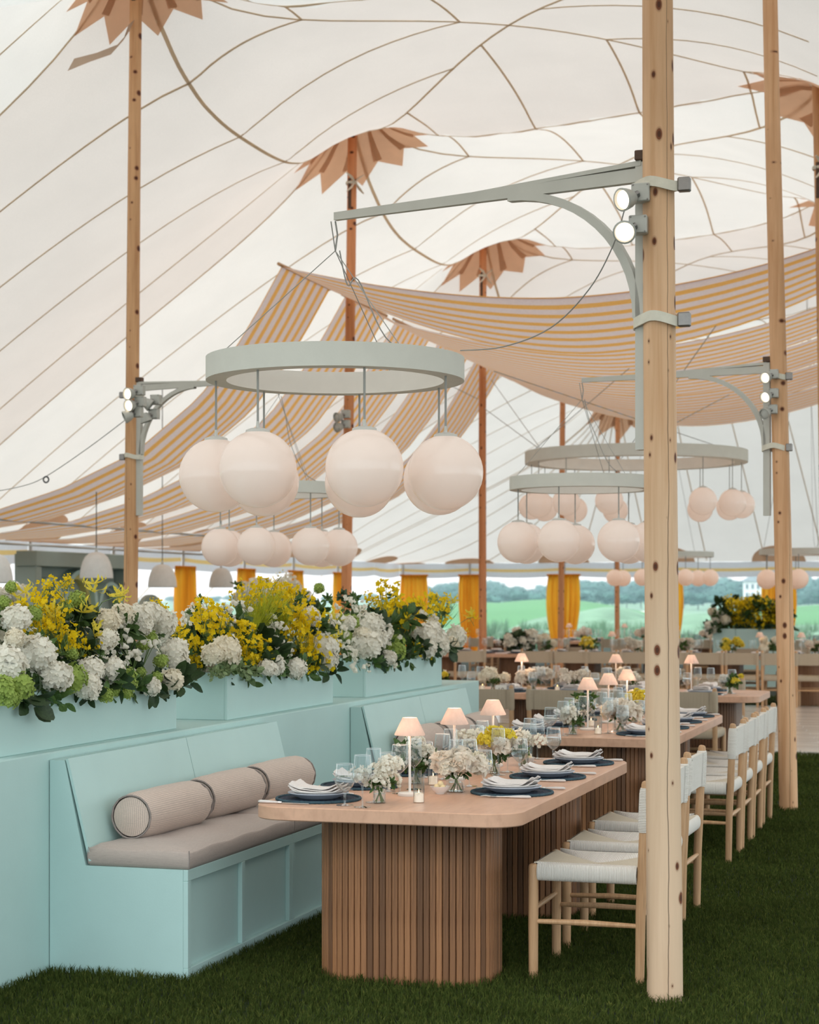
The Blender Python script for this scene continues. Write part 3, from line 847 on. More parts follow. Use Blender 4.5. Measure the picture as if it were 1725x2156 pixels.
# guy ropes outside, from eave posts down to stakes
for n, y in enumerate([24.8, 27.6, 30.4, 33.3, 36.0, 38.8]):
    b = MB(); b.tube([(0, 0, EAVE - .02), (-2.4, 0, .02)], .012, 6)
    o = b.build('guy_rope', M['strap']); o.location = (X0 - .05, y + .12, 0)
    tag(o, 'pale guy rope outside the side eave, ' + WHERE_SIDE[y], 'rope', 'guy ropes outside the side wall')
for n, x in enumerate([-11.7, -9.36, -6.85, -4.3]):
    b = MB(); b.tube([(0, 0, EAVE - .02), (-.5, 2.3, .02)], .012, 6)
    o = b.build('guy_rope', M['strap']); o.location = (x, Y1 + .05, 0)
    tag(o, 'pale guy rope outside the far eave, ' + ('by the narrow curtain', 'by the wide curtain', 'behind the thick mast', 'by the tall far planter')[n], 'rope', 'guy ropes outside the far wall')

# ---------------------------------------------------------------- striped awning swags
LPROF = [(0, 5.33), (.05, 4.85), (.095, 4.45), (.175, 3.88), (.314, 3.27), (.48, 2.86), (.65, 2.58), (.85, 2.42), (1, 2.40)]
def awning_z(x, y0, wd, y):
    s = min(max((x + 7.5) / -5.8, 0), 1); tv = (y - y0) / wd
    return float(np.interp(s, [p[0] for p in LPROF], [p[1] for p in LPROF])) - .10 * sin(pi * min(max(tv, 0), 1)) * sin(pi * min(1, s * 1.2))
def awning(y0, wd, label, i):
    nu, nv = 64, 9; xl, xr, xm = -13.3, -.55, -7.5
    Pa = np.zeros((nu, nv, 3)); uv = []
    lx = [p[0] for p in LPROF]; lz = [p[1] for p in LPROF]
    for a in range(nu):
        if a <= 32: s = 1 - a / 32; s = s ** 1.3; x = xm + (xl - xm) * s
        else: x = xm + (xr - xm) * (a - 32) / (nu - 1 - 32)
        for v in range(nv):
            tv = v / (nv - 1)
            if a <= 32:
                z = np.interp(s, lx, lz) + .0 * tv
                z -= .10 * sin(pi * tv) * sin(pi * min(1, s * 1.2))
            else:
                q = (x - xm) / (xr - xm)
                near = (4.83 if i == 0 else 4.55 - .03 * i); far = 4.42 - .02 * i
                mid = near + (far - near) * tv ** .8
                e = 5.33 + (.25 if i == 0 else .2) * max(0, q - .5) * 2 - (.12 if i else 0) * min(1, q * 12)
                z = mid + (e - mid) * (abs(q - .47) / (.47 if q < .47 else .53)) ** 1.75
            Pa[a, v] = (x, y0 + wd * tv, z); uv.append((x, tv))
    root = thing('striped_awning', label, 'awning', (0, 0, 0), 0, 'striped awning swags under the tent roof')
    mb = MB(); mb.grid(Pa); mb.uv = uv; mb.build('cloth', M['awning'], root, angle=70)
    b = MB(); b.tube([(xm, y0 - .10, 5.345), (xm, y0 + wd + .04, 5.345)], .02, 8); b.build('dowel', M['chair_wood'], root)
    h = MB(); Ph = np.stack([Pa[32:, 0], Pa[32:, 0] + np.array([0, .05, .004])], 1); Ph[:, :, 2] -= .006
    h.grid(Ph); h.build('hem', M['hem'], root, angle=80)
    return root
alab = ['first striped awning swag, the one over the large chandelier', 'second striped awning swag, just behind the mast by the chandelier', 'third striped awning swag of the five under the roof',
        'fourth striped awning swag of the five under the roof', 'last striped awning swag, beside the mast past the flower boxes']
for i in range(5): awning(19.75 + 2.12 * i - (.09 if i == 0 else 0), 1.64 if i == 0 else 1.68, alab[i], i)
# cross rods the swags rest on near the eave
for (xx, zz, y0, y1, l) in ((-11.3, 2.56, 19.4, 30.6, 'thin white rod carrying the low ends of the striped swags'),
                            (-12.9, 2.36, 19.4, 30.6, 'thin white eave rod below the striped swags')):
    b = MB(); b.tube([(xx, y0, zz - .03), (xx, y1, zz - .03)], .016, 8)
    tag(b.build('awning_rod', M['post']), l, 'rod')
# ================================================================== BRACKETS, SPOTLIGHTS, CHANDELIERS
def bracket(pole, rp, d, length, z, drop, label, buckle_side, lead=0):
    """grey wall-crane bracket strapped to a mast: plate, arm, curved brace, two straps"""
    d = Vector((d[0], d[1], 0)).normalized(); s = Vector((-d.y, d.x, 0))
    root = thing('crane_bracket', label, 'bracket', (pole[0], pole[1], z))
    pl = rp + .022
    mb = MB(); c = d * pl
    mb.bar(c + Vector((0, 0, .05)), c + Vector((0, 0, -drop)), .05, .04, up=s); mb.build('plate', M['bracket'], root, angle=20)
    mb = MB(); mb.bar(c + Vector((0, 0, 0)), d * length + Vector((0, 0, .0)), .032, .055, w1=.026, h1=.034)
    mb.bar(c + Vector((0, 0, .045)), d * (pl + .5 * length) + Vector((0, 0, .018)), .045, .02, w1=.02, h1=.01); mb.build('arm', M['bracket'], root, angle=20)
    mb = MB(); n = 14; e0 = d * (length * .44) + Vector((0, 0, -.02)); e1 = c + Vector((0, 0, -drop * .52)) + d * .02
    pts = []
    for i in range(n + 1):
        a = pi / 2 * i / n
        pts.append(e1 + Vector(((e0.x - e1.x) * (1 - sin(a)), (e0.y - e1.y) * (1 - sin(a)), (e0.z - e1.z) * cos(a))))
    vs = []; fs = []
    for i, p in enumerate(pts):
        q = (pts[min(i + 1, n)] - pts[max(i - 1, 0)]).normalized(); nn = q.cross(s).normalized()
        for a_, b_ in ((-1, -1), (1, -1), (1, 1), (-1, 1)): vs.append(p + s * a_ * .02 + nn * b_ * .017)
    for i in range(n):
        for j in range(4): fs.append((4 * i + j, 4 * i + (j + 1) % 4, 4 * i + 4 + (j + 1) % 4, 4 * i + 4 + j))
    mb.add(vs, fs); mb.build('brace', M['bracket'], root, angle=40)
    # cap fitting above
    mb = MB(); q = c + Vector((0, 0, .075)); mb.box(q.x - .03, q.y - .03, q.z - .02, q.x + .03, q.y + .03, q.z + .02, .004); mb.build('cap_fitting', M['rust'], root)
    for zz in (-.055, -drop * .535):
        st = MB(); ro = rp + .008
        # belt goes round the mast and over the plate
        pts = []
        for k in range(25):
            a = 2 * pi * k / 24; v = Vector((cos(a), sin(a), 0)); dd = max(v.dot(d), 0)
            rad = ro + (.05 * dd ** 6)
            pts.append(v * rad + Vector((0, 0, zz + .012 * sin(a * 2 + zz))))
        vs = []; fs = []
        for p in pts:
            v = Vector((p.x, p.y, 0)).normalized()
            vs += [p + Vector((0, 0, -.02)), p + v * .006 + Vector((0, 0, -.02)), p + v * .006 + Vector((0, 0, .02)), p + Vector((0, 0, .02))]
        for k in range(24):
            for j in range(4): fs.append((4 * k + j, 4 * k + 4 + j, 4 * k + 4 + (j + 1) % 4, 4 * k + (j + 1) % 4))
        st.add(vs, fs); so = st.build('strap', M['strap'], root, angle=40)
        bk = MB(); q = Vector(buckle_side).normalized() * (ro + .022); q.z = zz - .005
        bk.box(q.x - .025, q.y - .018, q.z - .028, q.x + .025, q.y + .018, q.z + .028, .005); bk.build('buckle', M['buckle'], so)
    return root

def spotlight(pos, aim, label, lit=True, box_off=(.05, 0), group=None, sc=1.0):
    """square junction box with a round lamp head on a knuckle"""
    pos = Vector(pos); aim = Vector(aim).normalized()
    root = thing('spotlight', label, 'spotlight', pos, 0, group)
    b = MB(); bx = Vector((box_off[0], box_off[1], 0)); h = .036 * sc
    b.box(bx.x - h, bx.y - h * .8, -h, bx.x + h, bx.y + h * .8, h, .004); bo = b.build('junction_box', M['housing'], root, angle=20)
    sw = MB(); f = bx + Vector((0, -h * .8, 0))
    for (dx, dz) in ((-.8, .8), (.8, .8), (-.8, -.8), (.8, -.8)): sw.lathe([(.004 * sc, 0), (.003 * sc, .004)], 6, m=Matrix.Translation(f + Vector((dx * h, 0, dz * h))) @ Matrix.Rotation(pi / 2, 4, 'X'))
    sw.build('screw', M['buckle'], bo)
    st = bx + Vector((-h * .2, -h * .85, -h * .2)); hd = Vector((-.045, -.055, -.03)) * sc + bx
    k = MB(); k.tube([st, st * .5 + hd * .5, hd], [.014 * sc, .011 * sc, .012 * sc], 8); k.build('knuckle', M['buckle'], root)
    q = aim.to_track_quat('Z', 'Y').to_matrix().to_4x4()
    mtx = Matrix.Translation(hd) @ q
    c = MB(); c.lathe([(.012 * sc, -.035 * sc), (.026 * sc, -.03 * sc), (.036 * sc, -.01 * sc), (.042 * sc, .012 * sc), (.046 * sc, .032 * sc), (.039 * sc, .034 * sc), (.037 * sc, .022 * sc)], 20, m=mtx, cap1=False)
    c.build('lamp_housing', M['housing'], root)
    l = MB(); l.lathe([(.0001, .029 * sc), (.022 * sc, .027 * sc), (.036 * sc, .022 * sc)], 20, m=mtx, cap0=False, cap1=False)
    l.build('lens', M['spot_on'] if lit else M['spot_off'], root)
    return root

A1 = Vector((-2.685, 7.70, 0)); m1 = Vector((PR[1][0], PR[1][1], 0))
bracket(PR[1], .064, A1 - m1, (A1 - m1).length, 3.255, 1.09, 'grey crane bracket on the thick knotty mast carrying the large chandelier', (1, -.35, 0))
A2 = at_d(1226, 790, 14.5); A2.z = 0; m2 = Vector((PR[2][0] - .07, PR[2][1] - .02, 0))
bracket((m2.x, m2.y), .060, A2 - m2, (A2 - m2).length, 3.28, 1.09, 'grey crane bracket on the cracked mast farther along the lawn', (1, -.35, 0))
A3 = Vector((-5.74, 14.98, 0)); m3 = Vector((PL[1][0] + .02, PL[1][1], 0))
bracket((m3.x, m3.y), .060, A3 - m3, (A3 - m3).length, 3.47, 1.15, 'grey crane bracket on the mast behind the white flowers', (-1, -.4, 0))

sg = None
spotlight(at_d(1336, 408, 7.29), (-.55, -.8, -.25), 'lit spotlight high on the thick knotty mast, upper one', True, (.028, 0), sg)
spotlight(at_d(1352, 474, 7.27), (.10, -.95, -.35), 'lit spotlight high on the thick knotty mast, lower one', True, (-.012, 0), sg)
for k, (px, py, lit, w) in enumerate(((1620, 788, True, 'upper lit one'), (1620, 828, True, 'middle lit one'), (1618, 862, False, 'lowest one'))):
    spotlight(at_d(px + 4, py, 13.7), (-.45, -.85, -.2 - .1 * k), 'spotlight on the cracked mast bracket, ' + w, lit, (.02, 0), sc=.95)
for k, (px, py, aim, lit, w) in enumerate(((287, 822, (-.35, -.9, -.1), True, 'upper glaring one'), (289, 846, (-.3, -.9, -.15), True, 'lower glaring one'),
                                           (283, 868, (-.75, -.5, -.4), False, 'unlit one turned outward'), (322, 842, (.7, .2, -.5), False, 'unlit one under the arm'), (318, 872, (.3, .1, -.9), False, 'unlit one pointing down'))):
    spotlight(at_d(px, py, 15.9 if k < 3 else 16.3), aim, 'spotlight on the mast behind the white flowers, ' + w, lit, (.03, 0), sc=1.2)
for k, (py, w) in enumerate(((872, 'upper one'), (893, 'lower one'))):
    spotlight(at_d(722, py, 22.2), (-.5, -.8, -.2), 'small spotlight on the reddish mast behind the chandelier, ' + w, False, (.04, 0), sc=1.35)

RGL = .162
globe_me = MB().lathe([(.046, .157)] + [(RGL * sin(a), RGL * cos(a)) for a in [radians(x) for x in range(18, 181, 9)]], 32, cap1=False)
globe_mesh = globe_me.mesh('globe', M['globe'], angle=80)
globe_far_mesh = MB().lathe([(RGL * sin(a), RGL * cos(a)) for a in [radians(x) for x in range(0, 181, 15)]], 18, cap0=False, cap1=False).mesh('globe', M['globe_far'], angle=80)
cap_mesh = MB().lathe([(.052, .152), (.05, .163), (.03, .17), (.008, .173), (.006, .2)], 20, cap0=False).mesh('globe_cap', M['globe_cap'])
def chandelier(c, zb, rad, width, hgt, gl, label, hang_z=None, far=False, rod=.26, extra=None):
    """painted ring with milk-glass globes on rods; gl = (angle, globe centre below the ring's underside)"""
    root = thing('globe_chandelier', label, 'chandelier', (c[0], c[1], zb))
    mb = MB(); n = 72; ri = rad - width
    mb.lathe([(ri, 0), (rad, 0), (rad, hgt), (ri, hgt)], n, cap0=False, cap1=False); mb.mi = None
    o = len(mb.f)
    mb.f += [((3 * n + j), (3 * n + (j + 1) % n), (j + 1) % n, j) for j in range(n)]
    mb.mi = [0] * o + [1] * n
    mb.build('ring', [M['ring'], M['ring_in']], root, angle=30)
    rmid = rad - width / 2
    for a, dz in gl:
        x, y = rmid * cos(a), rmid * sin(a)
        rd = MB(); rd.tube([(x, y, 0), (x, y, -dz + RGL)], .005 if not far else .008, 6); rd.build('rod', M['wire'], root)
        g = link('globe', globe_far_mesh if far else globe_mesh, root, loc=(x, y, -dz))
        if not far: link('globe_cap', cap_mesh, g)
    if hang_z:
        top = Vector((0, 0, hang_z - zb)); kn = top - Vector((0, 0, .13 if not far else .5))
        w = MB(); w.tube([top, top + Vector((.01, .0, -.06)), kn], .004, 6)
        w.tube([top + Vector((-.02, 0, 0)), kn], .003, 5); w.build('hook_cord', M['wire'], root)
        for k in range(3):
            a = -YAW * 0 + radians(200 + 120 * k)
            w = MB(); w.tube([kn, (rmid * cos(a), rmid * sin(a), hgt)], .0022 if not far else .004, 5); w.build('hanging_wire', M['wire'], root)
        w = MB(); pts = [kn + Vector((.02, 0, 0)), kn + Vector((.05, .02, -.15)), Vector((.09, .05, hgt + .35)), Vector((.2, .1, hgt + .1)), Vector((.34, .2, hgt))]
        w.tube(smooth_path(pts), .003, 6); w.build('power_cord', M['wire'], root)
    return root
def ang7(off, n=7): return [radians(off + 360 / n * k) - 0 for k in range(n)]
# angles are measured in the viewer's frame when the photograph is read: convert to world (front = towards the viewer)
def wang(t): return YAW - radians(t)
chandelier(A1[:2], 2.53, .568, .09, .10, [(wang(23 + 51.43 * k), .415) for k in range(7)], 'large globe chandelier hanging in front over the bench and first table', 3.235)
chandelier(A2[:2], 2.42, .568, .09, .10, [(wang(12 + 51.43 * k), .41) for k in range(7)], 'globe chandelier on the cracked mast bracket over the second table', 3.26)
chandelier(A3[:2], 2.46, .568, .09, .10, [(wang(4 + 51.43 * k), .45) for k in range(7)], 'globe chandelier seen below and behind the large one over the flowers', 3.45)
A4 = at_d(1339, 968, 22.4)
chandelier(A4[:2], 3.2, 1.34, .16, .14, [(wang(8 + 360 / 14 * k), .51) for k in range(14)], 'extra wide globe chandelier hung in the middle of the tent', None)
for k, (px, py) in enumerate(((1096, 800), (1405, 830), (1215, 870), (1500, 850))):
    e = Vector((A4[0], A4[1], 3.34)) + Vector((cos(1.5 * k + .4) * 1.26, sin(1.5 * k + .4) * 1.26, 0))
    q = at_d(px, py, 22.4 + (k - 1.5) * .7)
    b = MB(); b.tube([e, e + (q - e).normalized() * 3.4], .005, 5)
    tag(b.build('suspension_cable', M['wire']), 'thin steel cable holding the extra wide chandelier, ' + ('front one', 'one by the thick mast', 'rear one', 'one past the thick mast')[k], 'cable')
A5 = at_d(1394, 1168, 36)
chandelier(A5[:2], 2.36, 1.0, .12, .10, [(wang(18 + 360 / 7 * k), .40) for k in range(7)], 'far globe chandelier partly behind the thick knotty mast', canopy_z(A5.x, A5.y) - .01, True)
A6 = at_d(1700, 1168, 30.5)
chandelier(A6[:2], 2.28, .78, .11, .10, [(wang(10 + 360 / 7 * k), .40) for k in range(7)], 'far globe chandelier behind the cracked mast', canopy_z(A6.x, A6.y) - .01, True)
# light cable sagging from the upper spotlight to the chandelier
b = MB(); cp = [at_d(1316, 440, 7.25), at_d(1290, 520, 7.35), at_d(1240, 610, 7.5), at_d(1160, 690, 7.7), at_d(1060, 730, 7.9), at_d(970, 738, 8.15)]
b.tube(smooth_path(cp), .0028, 6); tag(b.build('power_cable', M['wire']), 'thin grey cable sagging from the mast spotlight to the large chandelier', 'cable')
b = MB(); b.tube(smooth_path([at_d(-30, 1038, 17.6), at_d(45, 1024, 17.6), at_d(97, 1003, 17.5), at_d(190, 940, 17.3), at_d(285, 868, 16.9)]), .004, 6)
tag(b.build('catenary_wire', M['wire']), 'thin wire running from the mast to the side wall', 'cable')
b = MB(); q = at_d(97, 1003, 17.5); b.lathe([(.028, -.006), (.036, 0), (.028, .006), (.02, 0), (.028, -.006)], 14, m=Matrix.Translation(q + Vector((0, 0, -.03))) @ Matrix.Rotation(pi / 2, 4, 'X'), cap0=False, cap1=False)
tag(b.build('carabiner', M['cable']), 'small dark carabiner ring on the thin wire', 'carabiner')
# long thin brace lines below the roof, behind the third mast
for k, (a, c_) in enumerate((((1035, 800, 28), (1142, 950, 24.2)), ((1020, 860, 27), (1140, 948, 24)), ((955, 815, 26), (1006, 840, 27)))):
    b = MB(); b.tube([at_d(*a), at_d(*c_)], .005, 5)
    tag(b.build('stay_wire', M['wire']), 'thin stay wire beyond the third mast, ' + ('upper long one', 'lower long one', 'short one by the globes')[k], 'cable')

# bell-shaped plaster pendants on the left
def bell(px, py, d, label, s=1.0):
    c = at_d(px, py, d); root = thing('bell_pendant', label, 'pendant lamp', (c.x, c.y, c.z))
    b = MB(); pr = [(.2, -.155), (.197, -.10), (.186, -.03), (.165, .04), (.135, .10), (.09, .14), (.04, .155), (.012, .157)]
    pr = [(r * s, z * s) for r, z in pr]
    inn = [(r - .012, z - .008) for r, z in pr[::-1] if r > .03]
    b.lathe(pr[::-1], 28, cap0=True, cap1=False); n0 = len(b.v); b.lathe([(pr[0][0], pr[0][1])] + inn[::-1], 28, cap0=False, cap1=True)
    b.build('shade', M['bell'], root, angle=50)
    b = MB(); b.tube([(0, 0, .15 * s), (0, 0, .21 * s)], [.02, .012], 8); b.build('cap', M['globe_cap'], root)
    up = canopy_z(c.x, c.y) - c.z
    for i in range(5):
        if 19.75 + 2.12 * i <= c.y <= 19.75 + 2.12 * i + 1.68: up = awning_z(c.x, 19.75 + 2.12 * i, 1.68, c.y) - c.z + .02
    b = MB(); b.tube([(0, 0, .2 * s), (0, 0, up - .01)], .006, 6); b.build('cord', M['cable'], root)
    return root
bell(203, 1190, 22.3, 'white bell-shaped pendant before the grey back bar')
bell(342, 1212, 25.7, 'white bell-shaped pendant between the mast and the orange curtain')
bell(466, 1216, 30.0, 'white bell-shaped pendant half hidden by a globe')
bell(-12, 1196, 20.0, 'white bell-shaped pendant cut by the edge of the picture')
# ================================================================== PLINTH, FLOWER BOXES, BENCHES
WX = -3.746                     # face of the plinth behind the benches
WZ = .923
b = MB(); b.box(-4.55, 4.6, -.03, WX, 14.2, WZ, .006)
tag(b.build('plinth', M['teal'], angle=20), 'long teal plinth behind the benches with flower boxes standing on it', 'plinth')

def flower_box(y0, y1, label):
    root = thing('flower_box', label, 'planter', (-3.816, y0, WZ))
    h = .255; dp = .42; t = .018; L = y1 - y0
    for nm, bx in (('front_panel', (-t, 0, 0, 0, L, h)), ('back_panel', (-dp, 0, 0, -dp + t, L, h)), ('end_panel', (-dp + t, 0, 0, -t, t, h)), ('end_panel', (-dp + t, L - t, 0, -t, L, h))):
        q = MB(); q.box(*bx, .003); q.build(nm, M['teal'], root, angle=20)
    q = MB(); q.box(-dp + t, t, 0, -t, L - t, h - .05); q.build('moss', M['soil'], root)
    return root
BOXES = [(6.72, 8.53), (9.19, 10.90), (11.55, 13.37)]
flower_box(*BOXES[0], 'teal flower box at the end nearest the camera, white hydrangeas spilling over it')
flower_box(*BOXES[1], 'middle teal flower box, the one topped by a yellow haze')
flower_box(*BOXES[2], 'teal flower box at the tent end of the plinth')

def bench(y0, label):
    root = thing('banquette_bench', label, 'bench', (0, y0, 0))
    xf = -3.107; L = 2.45; H = L / 2
    # carcass with sloping back
    def side(xo, z): return (xo, z)
    prof = [(WX + .004, -.03), (xf - .022, -.03), (xf - .022, .452), (-3.575, .452), (-3.672, .892), (WX + .004, .892)]
    for k in range(2):
        q = MB(); vs = []; n = len(prof); ya, yb = k * H + (.0 if k == 0 else .0015), (k + 1) * H - (.0015 if k == 0 else 0)
        for y in (ya, yb):
            for p in prof: vs.append((p[0], y, p[1]))
        q.add(vs, [tuple(range(n)), tuple(range(2 * n - 1, n - 1, -1))] + [(i, i + n, (i + 1) % n + n, (i + 1) % n) for i in range(n)])
        q.build('carcass', M['teal'], root, angle=10)
        # sloping backrest board
        q = MB(); a = Vector((-3.560, 0, .47)); c = Vector((-3.668, 0, .897)); dn = (c - a).normalized(); nn = Vector((dn.z, 0, -dn.x))
        vs = []
        for y in (ya + .001, yb - .001):
            for s_, u in ((a, 0), (a, 1), (c, 1), (c, 0)): v = s_ + nn * (.012 * u); vs.append((v.x, y, v.z))
        q.add(vs, [(0, 1, 2, 3), (7, 6, 5, 4), (0, 4, 5, 1), (1, 5, 6, 2), (2, 6, 7, 3), (3, 7, 4, 0)]); q.build('back_board', M['teal'], root, angle=10)
        # frame-and-panel front
        f = MB(); w = .034
        f.box(xf - .022, ya, .405, xf, yb, .452, .002); f.box(xf - .022, ya, -.03, xf, yb, .045, .002)
        for yy, ww in ((ya, w), ((ya + yb) / 2 - .018, .036), (yb - w, w)): f.box(xf - .022, yy, .045, xf, yy + ww, .405, .0015)
        f.build('face_frame', M['teal'], root, angle=20)
        for yy, ye in ((ya + w, (ya + yb) / 2 - .018), ((ya + yb) / 2 + .018, yb - w)):
            p = MB(); p.box(xf - .034, yy, .045, xf - .0215, ye, .405, .0); p.build('front_panel', M['teal'], root, angle=20)
    return root
bench(7.06, 'teal banquette bench at the first table, with three bolsters')
bench(11.02, 'teal banquette bench at the second table, farther along the plinth')

def cushion(y0, y1, label, grp=None):
    root = thing('seat_cushion', label, 'cushion', (-3.333, (y0 + y1) / 2, .453), 0)
    L = y1 - y0 - .012; w = .455; h = .088; nx_, ny_ = 14, 34; mb = MB()
    top = np.zeros((nx_, ny_, 3)); rr = random.Random(int(y0 * 100))
    for i in range(nx_):
        for j in range(ny_):
            u = i / (nx_ - 1); v = j / (ny_ - 1)
            e = min(u, 1 - u) * w; f = min(v, 1 - v) * L
            rnd = lambda d: (1 - max(0, 1 - d / .028) ** 2) ** .5 if d < .028 else 1
            z = h - .016 * (1 - min(rnd(e), rnd(f))) + .007 * sin(pi * u) * sin(pi * v) ** .5 + .0025 * sin(v * 21 + u * 9 + y0)
            top[i, j] = ((u - .5) * w, (v - .5) * L, z)
    mb.grid(top[::-1].copy()); o = len(mb.v)
    # sides
    loop = [(0, j) for j in range(ny_)] + [(i, ny_ - 1) for i in range(1, nx_)] + [(nx_ - 1, j) for j in range(ny_ - 2, -1, -1)] + [(i, 0) for i in range(nx_ - 2, 0, -1)]
    rings = []
    for k, (off, zz) in enumerate(((.006, .066), (.008, .04), (.005, .015), (-.004, .0))):
        ring = []
        for (i, j) in loop:
            p = top[i, j]; c_ = Vector((p[0], p[1])); d = Vector((1 if i == nx_ - 1 else (-1 if i == 0 else 0), 1 if j == ny_ - 1 else (-1 if j == 0 else 0)))
            if d.length > 0: d.normalize()
            ring.append((p[0] + d.x * off, p[1] + d.y * off, zz))
        rings.append(ring)
    first = [tuple(top[i, j]) for (i, j) in loop]
    rings = [first] + rings; n = len(loop); vs = [p for r in rings for p in r]
    fs = [(k * n + j, k * n + (j + 1) % n, (k + 1) * n + (j + 1) % n, (k + 1) * n + j) for k in range(len(rings) - 1) for j in range(n)]
    fs.append(tuple((len(rings) - 1) * n + j for j in range(n)))
    mb.add(vs, fs); mb.build('pad', M['cushion'], root, angle=75)
    pz = MB(); pts = [Vector((p[0], p[1], p[2] - .004)) for p in first]; pts.append(pts[0])
    pz.tube(pts, .0028, 5, caps=False); pz.build('seam', M['cushion'], root)
    for sx in (-1, 1):
        for sy in (-1, 1):
            pz = MB(); pz.tube([(sx * w / 2 * 1.01, sy * L / 2 * 1.004, .078), (sx * w / 2 * 1.022, sy * L / 2 * 1.009, .04), (sx * w / 2 * 1.005, sy * L / 2 * 1.003, .006)], .0026, 5)
            pz.build('corner_seam', M['piping'], root)
    return root
cushion(7.06, 8.30, 'grey linen seat cushion at the open end of the first bench')
cushion(8.30, 9.51, 'grey linen seat cushion on the first bench, partly under the table')
cushion(11.02, 12.26, 'grey linen seat cushion on the second bench, first half')
cushion(12.26, 13.47, 'grey linen seat cushion on the second bench, second half')

def bolster_proto():
    root = thing('bolster', 'tmp label to be replaced', 'bolster', (0, 0, 0))
    r = .101; L = .60; mb = MB(); nu, nv = 40, 26; vs = []; uv = []; fs = []
    for j in range(nv):
        t = j / (nv - 1); y = t * L
        e = min(t, 1 - t) * L
        rr = r * (1 - .10 * max(0, 1 - e / .05) ** 2) * (1 + .05 * sin(pi * t))
        for i in range(nu):
            a = 2 * pi * i / nu
            k = 1 + .012 * sin(5 * a + 7 * t) + .014 * sin(17 * a) * max(0, 1 - e / .06) + .006 * sin(9 * t * 2 + 3 * a)
            x, z = rr * k * cos(a), rr * k * sin(a)
            z = max(z, -r * .93)
            vs.append((x, y + (.007 * sin(11 * a) if e < .01 else 0), z)); uv.append((y, a * r))
    for j in range(nv - 1):
        for i in range(nu): a = j * nu + i; b2 = j * nu + (i + 1) % nu; fs.append((a, b2, b2 + nu, a + nu))
    mb.add(vs, fs); mb.uv = uv; mb.build('cover', M['bolster'], root, angle=80)
    for s, yy in ((-1, .0), (1, L)):
        c = MB(); vs = []; uvs = []; fs = []; rad = [.0, .4, .75, .93]
        for q in rad:
            for i in range(nu):
                a = 2 * pi * i / nu; rr = r * .90 * q
                vs.append((rr * cos(a), yy + s * (.020 * (1 - q ** 2)), max(rr * sin(a), -r * .93))); uvs.append((rr * cos(a), rr * sin(a) + a * 0))
        for k in range(3):
            for i in range(nu): a = k * nu + i; b2 = k * nu + (i + 1) % nu; fs.append((a, b2, b2 + nu, a + nu))
        c.add(vs, fs); c.uv = [(p[0], p[0]) for p in uvs]; c.build('end_disc', M['bolster'], root, angle=80)
        p = MB(); pts = [(r * .915 * cos(2 * pi * i / 28) * (1 + .015 * sin(9 * i)), yy + s * .004, max(r * .915 * sin(2 * pi * i / 28) * (1 + .015 * sin(7 * i)), -r * .92)) for i in range(29)]
        p.tube(pts, .0042, 6, caps=False); p.build('piping', M['piping'], root)
    return root
BL = bolster_proto()
bl = [(7.27, 1.0, -.05, 'striped bolster at the open end of the first bench'), (7.97, 1.0, -.03, 'middle striped bolster of three on the first bench'), (8.67, 1.0, -.04, 'striped bolster beside the first table, last of three'),
      (11.35, 1.0, .02, 'striped bolster on the second bench, first of three'), (12.05, 1, -.02, 'striped bolster on the second bench, behind the table lamp'), (12.74, 1, .01, 'striped bolster at the end of the second bench')]
for i, (y, s, rz, l) in enumerate(bl):
    o = BL if i == 0 else copy_tree(BL)
    o.location = (-3.462, y, .538 + .0995); o.rotation_euler = (.0, radians(40 * i), rz) if False else (0, 0, rz); tag(o, l, 'bolster', None)

# ================================================================== TABLES
TZ = .735
def round_rect(x0, y0, x1, y1, r, n=8):
    out = []
    for cx_, cy_, a0 in ((x1 - r, y0 + r, -90), (x1 - r, y1 - r, 0), (x0 + r, y1 - r, 90), (x0 + r, y0 + r, 180)):
        for k in range(n + 1): a = radians(a0 + 90 * k / n); out.append((cx_ + r * cos(a), cy_ + r * sin(a)))
    return out
def walk(poly, step):
    """points spaced along a closed outline, with outward normals"""
    pts = [Vector(p) for p in poly] + [Vector(poly[0])]
    ln = [0]
    for a, b2 in zip(pts[:-1], pts[1:]): ln.append(ln[-1] + (b2 - a).length)
    n = int(round(ln[-1] / step)); out = []
    for k in range(n):
        s = ln[-1] * k / n; i = max(j for j in range(len(ln) - 1) if ln[j] <= s)
        d = pts[i + 1] - pts[i]; p = pts[i] + d * ((s - ln[i]) / max(d.length, 1e-9)); d.normalize()
        out.append((p, Vector((d.y, -d.x)), ln[-1] / n))
    return out
slat_me = MB().box(-.0122, -.010, .0, .0122, .010, .684, .003).mesh('slat', M['slat'], angle=20)
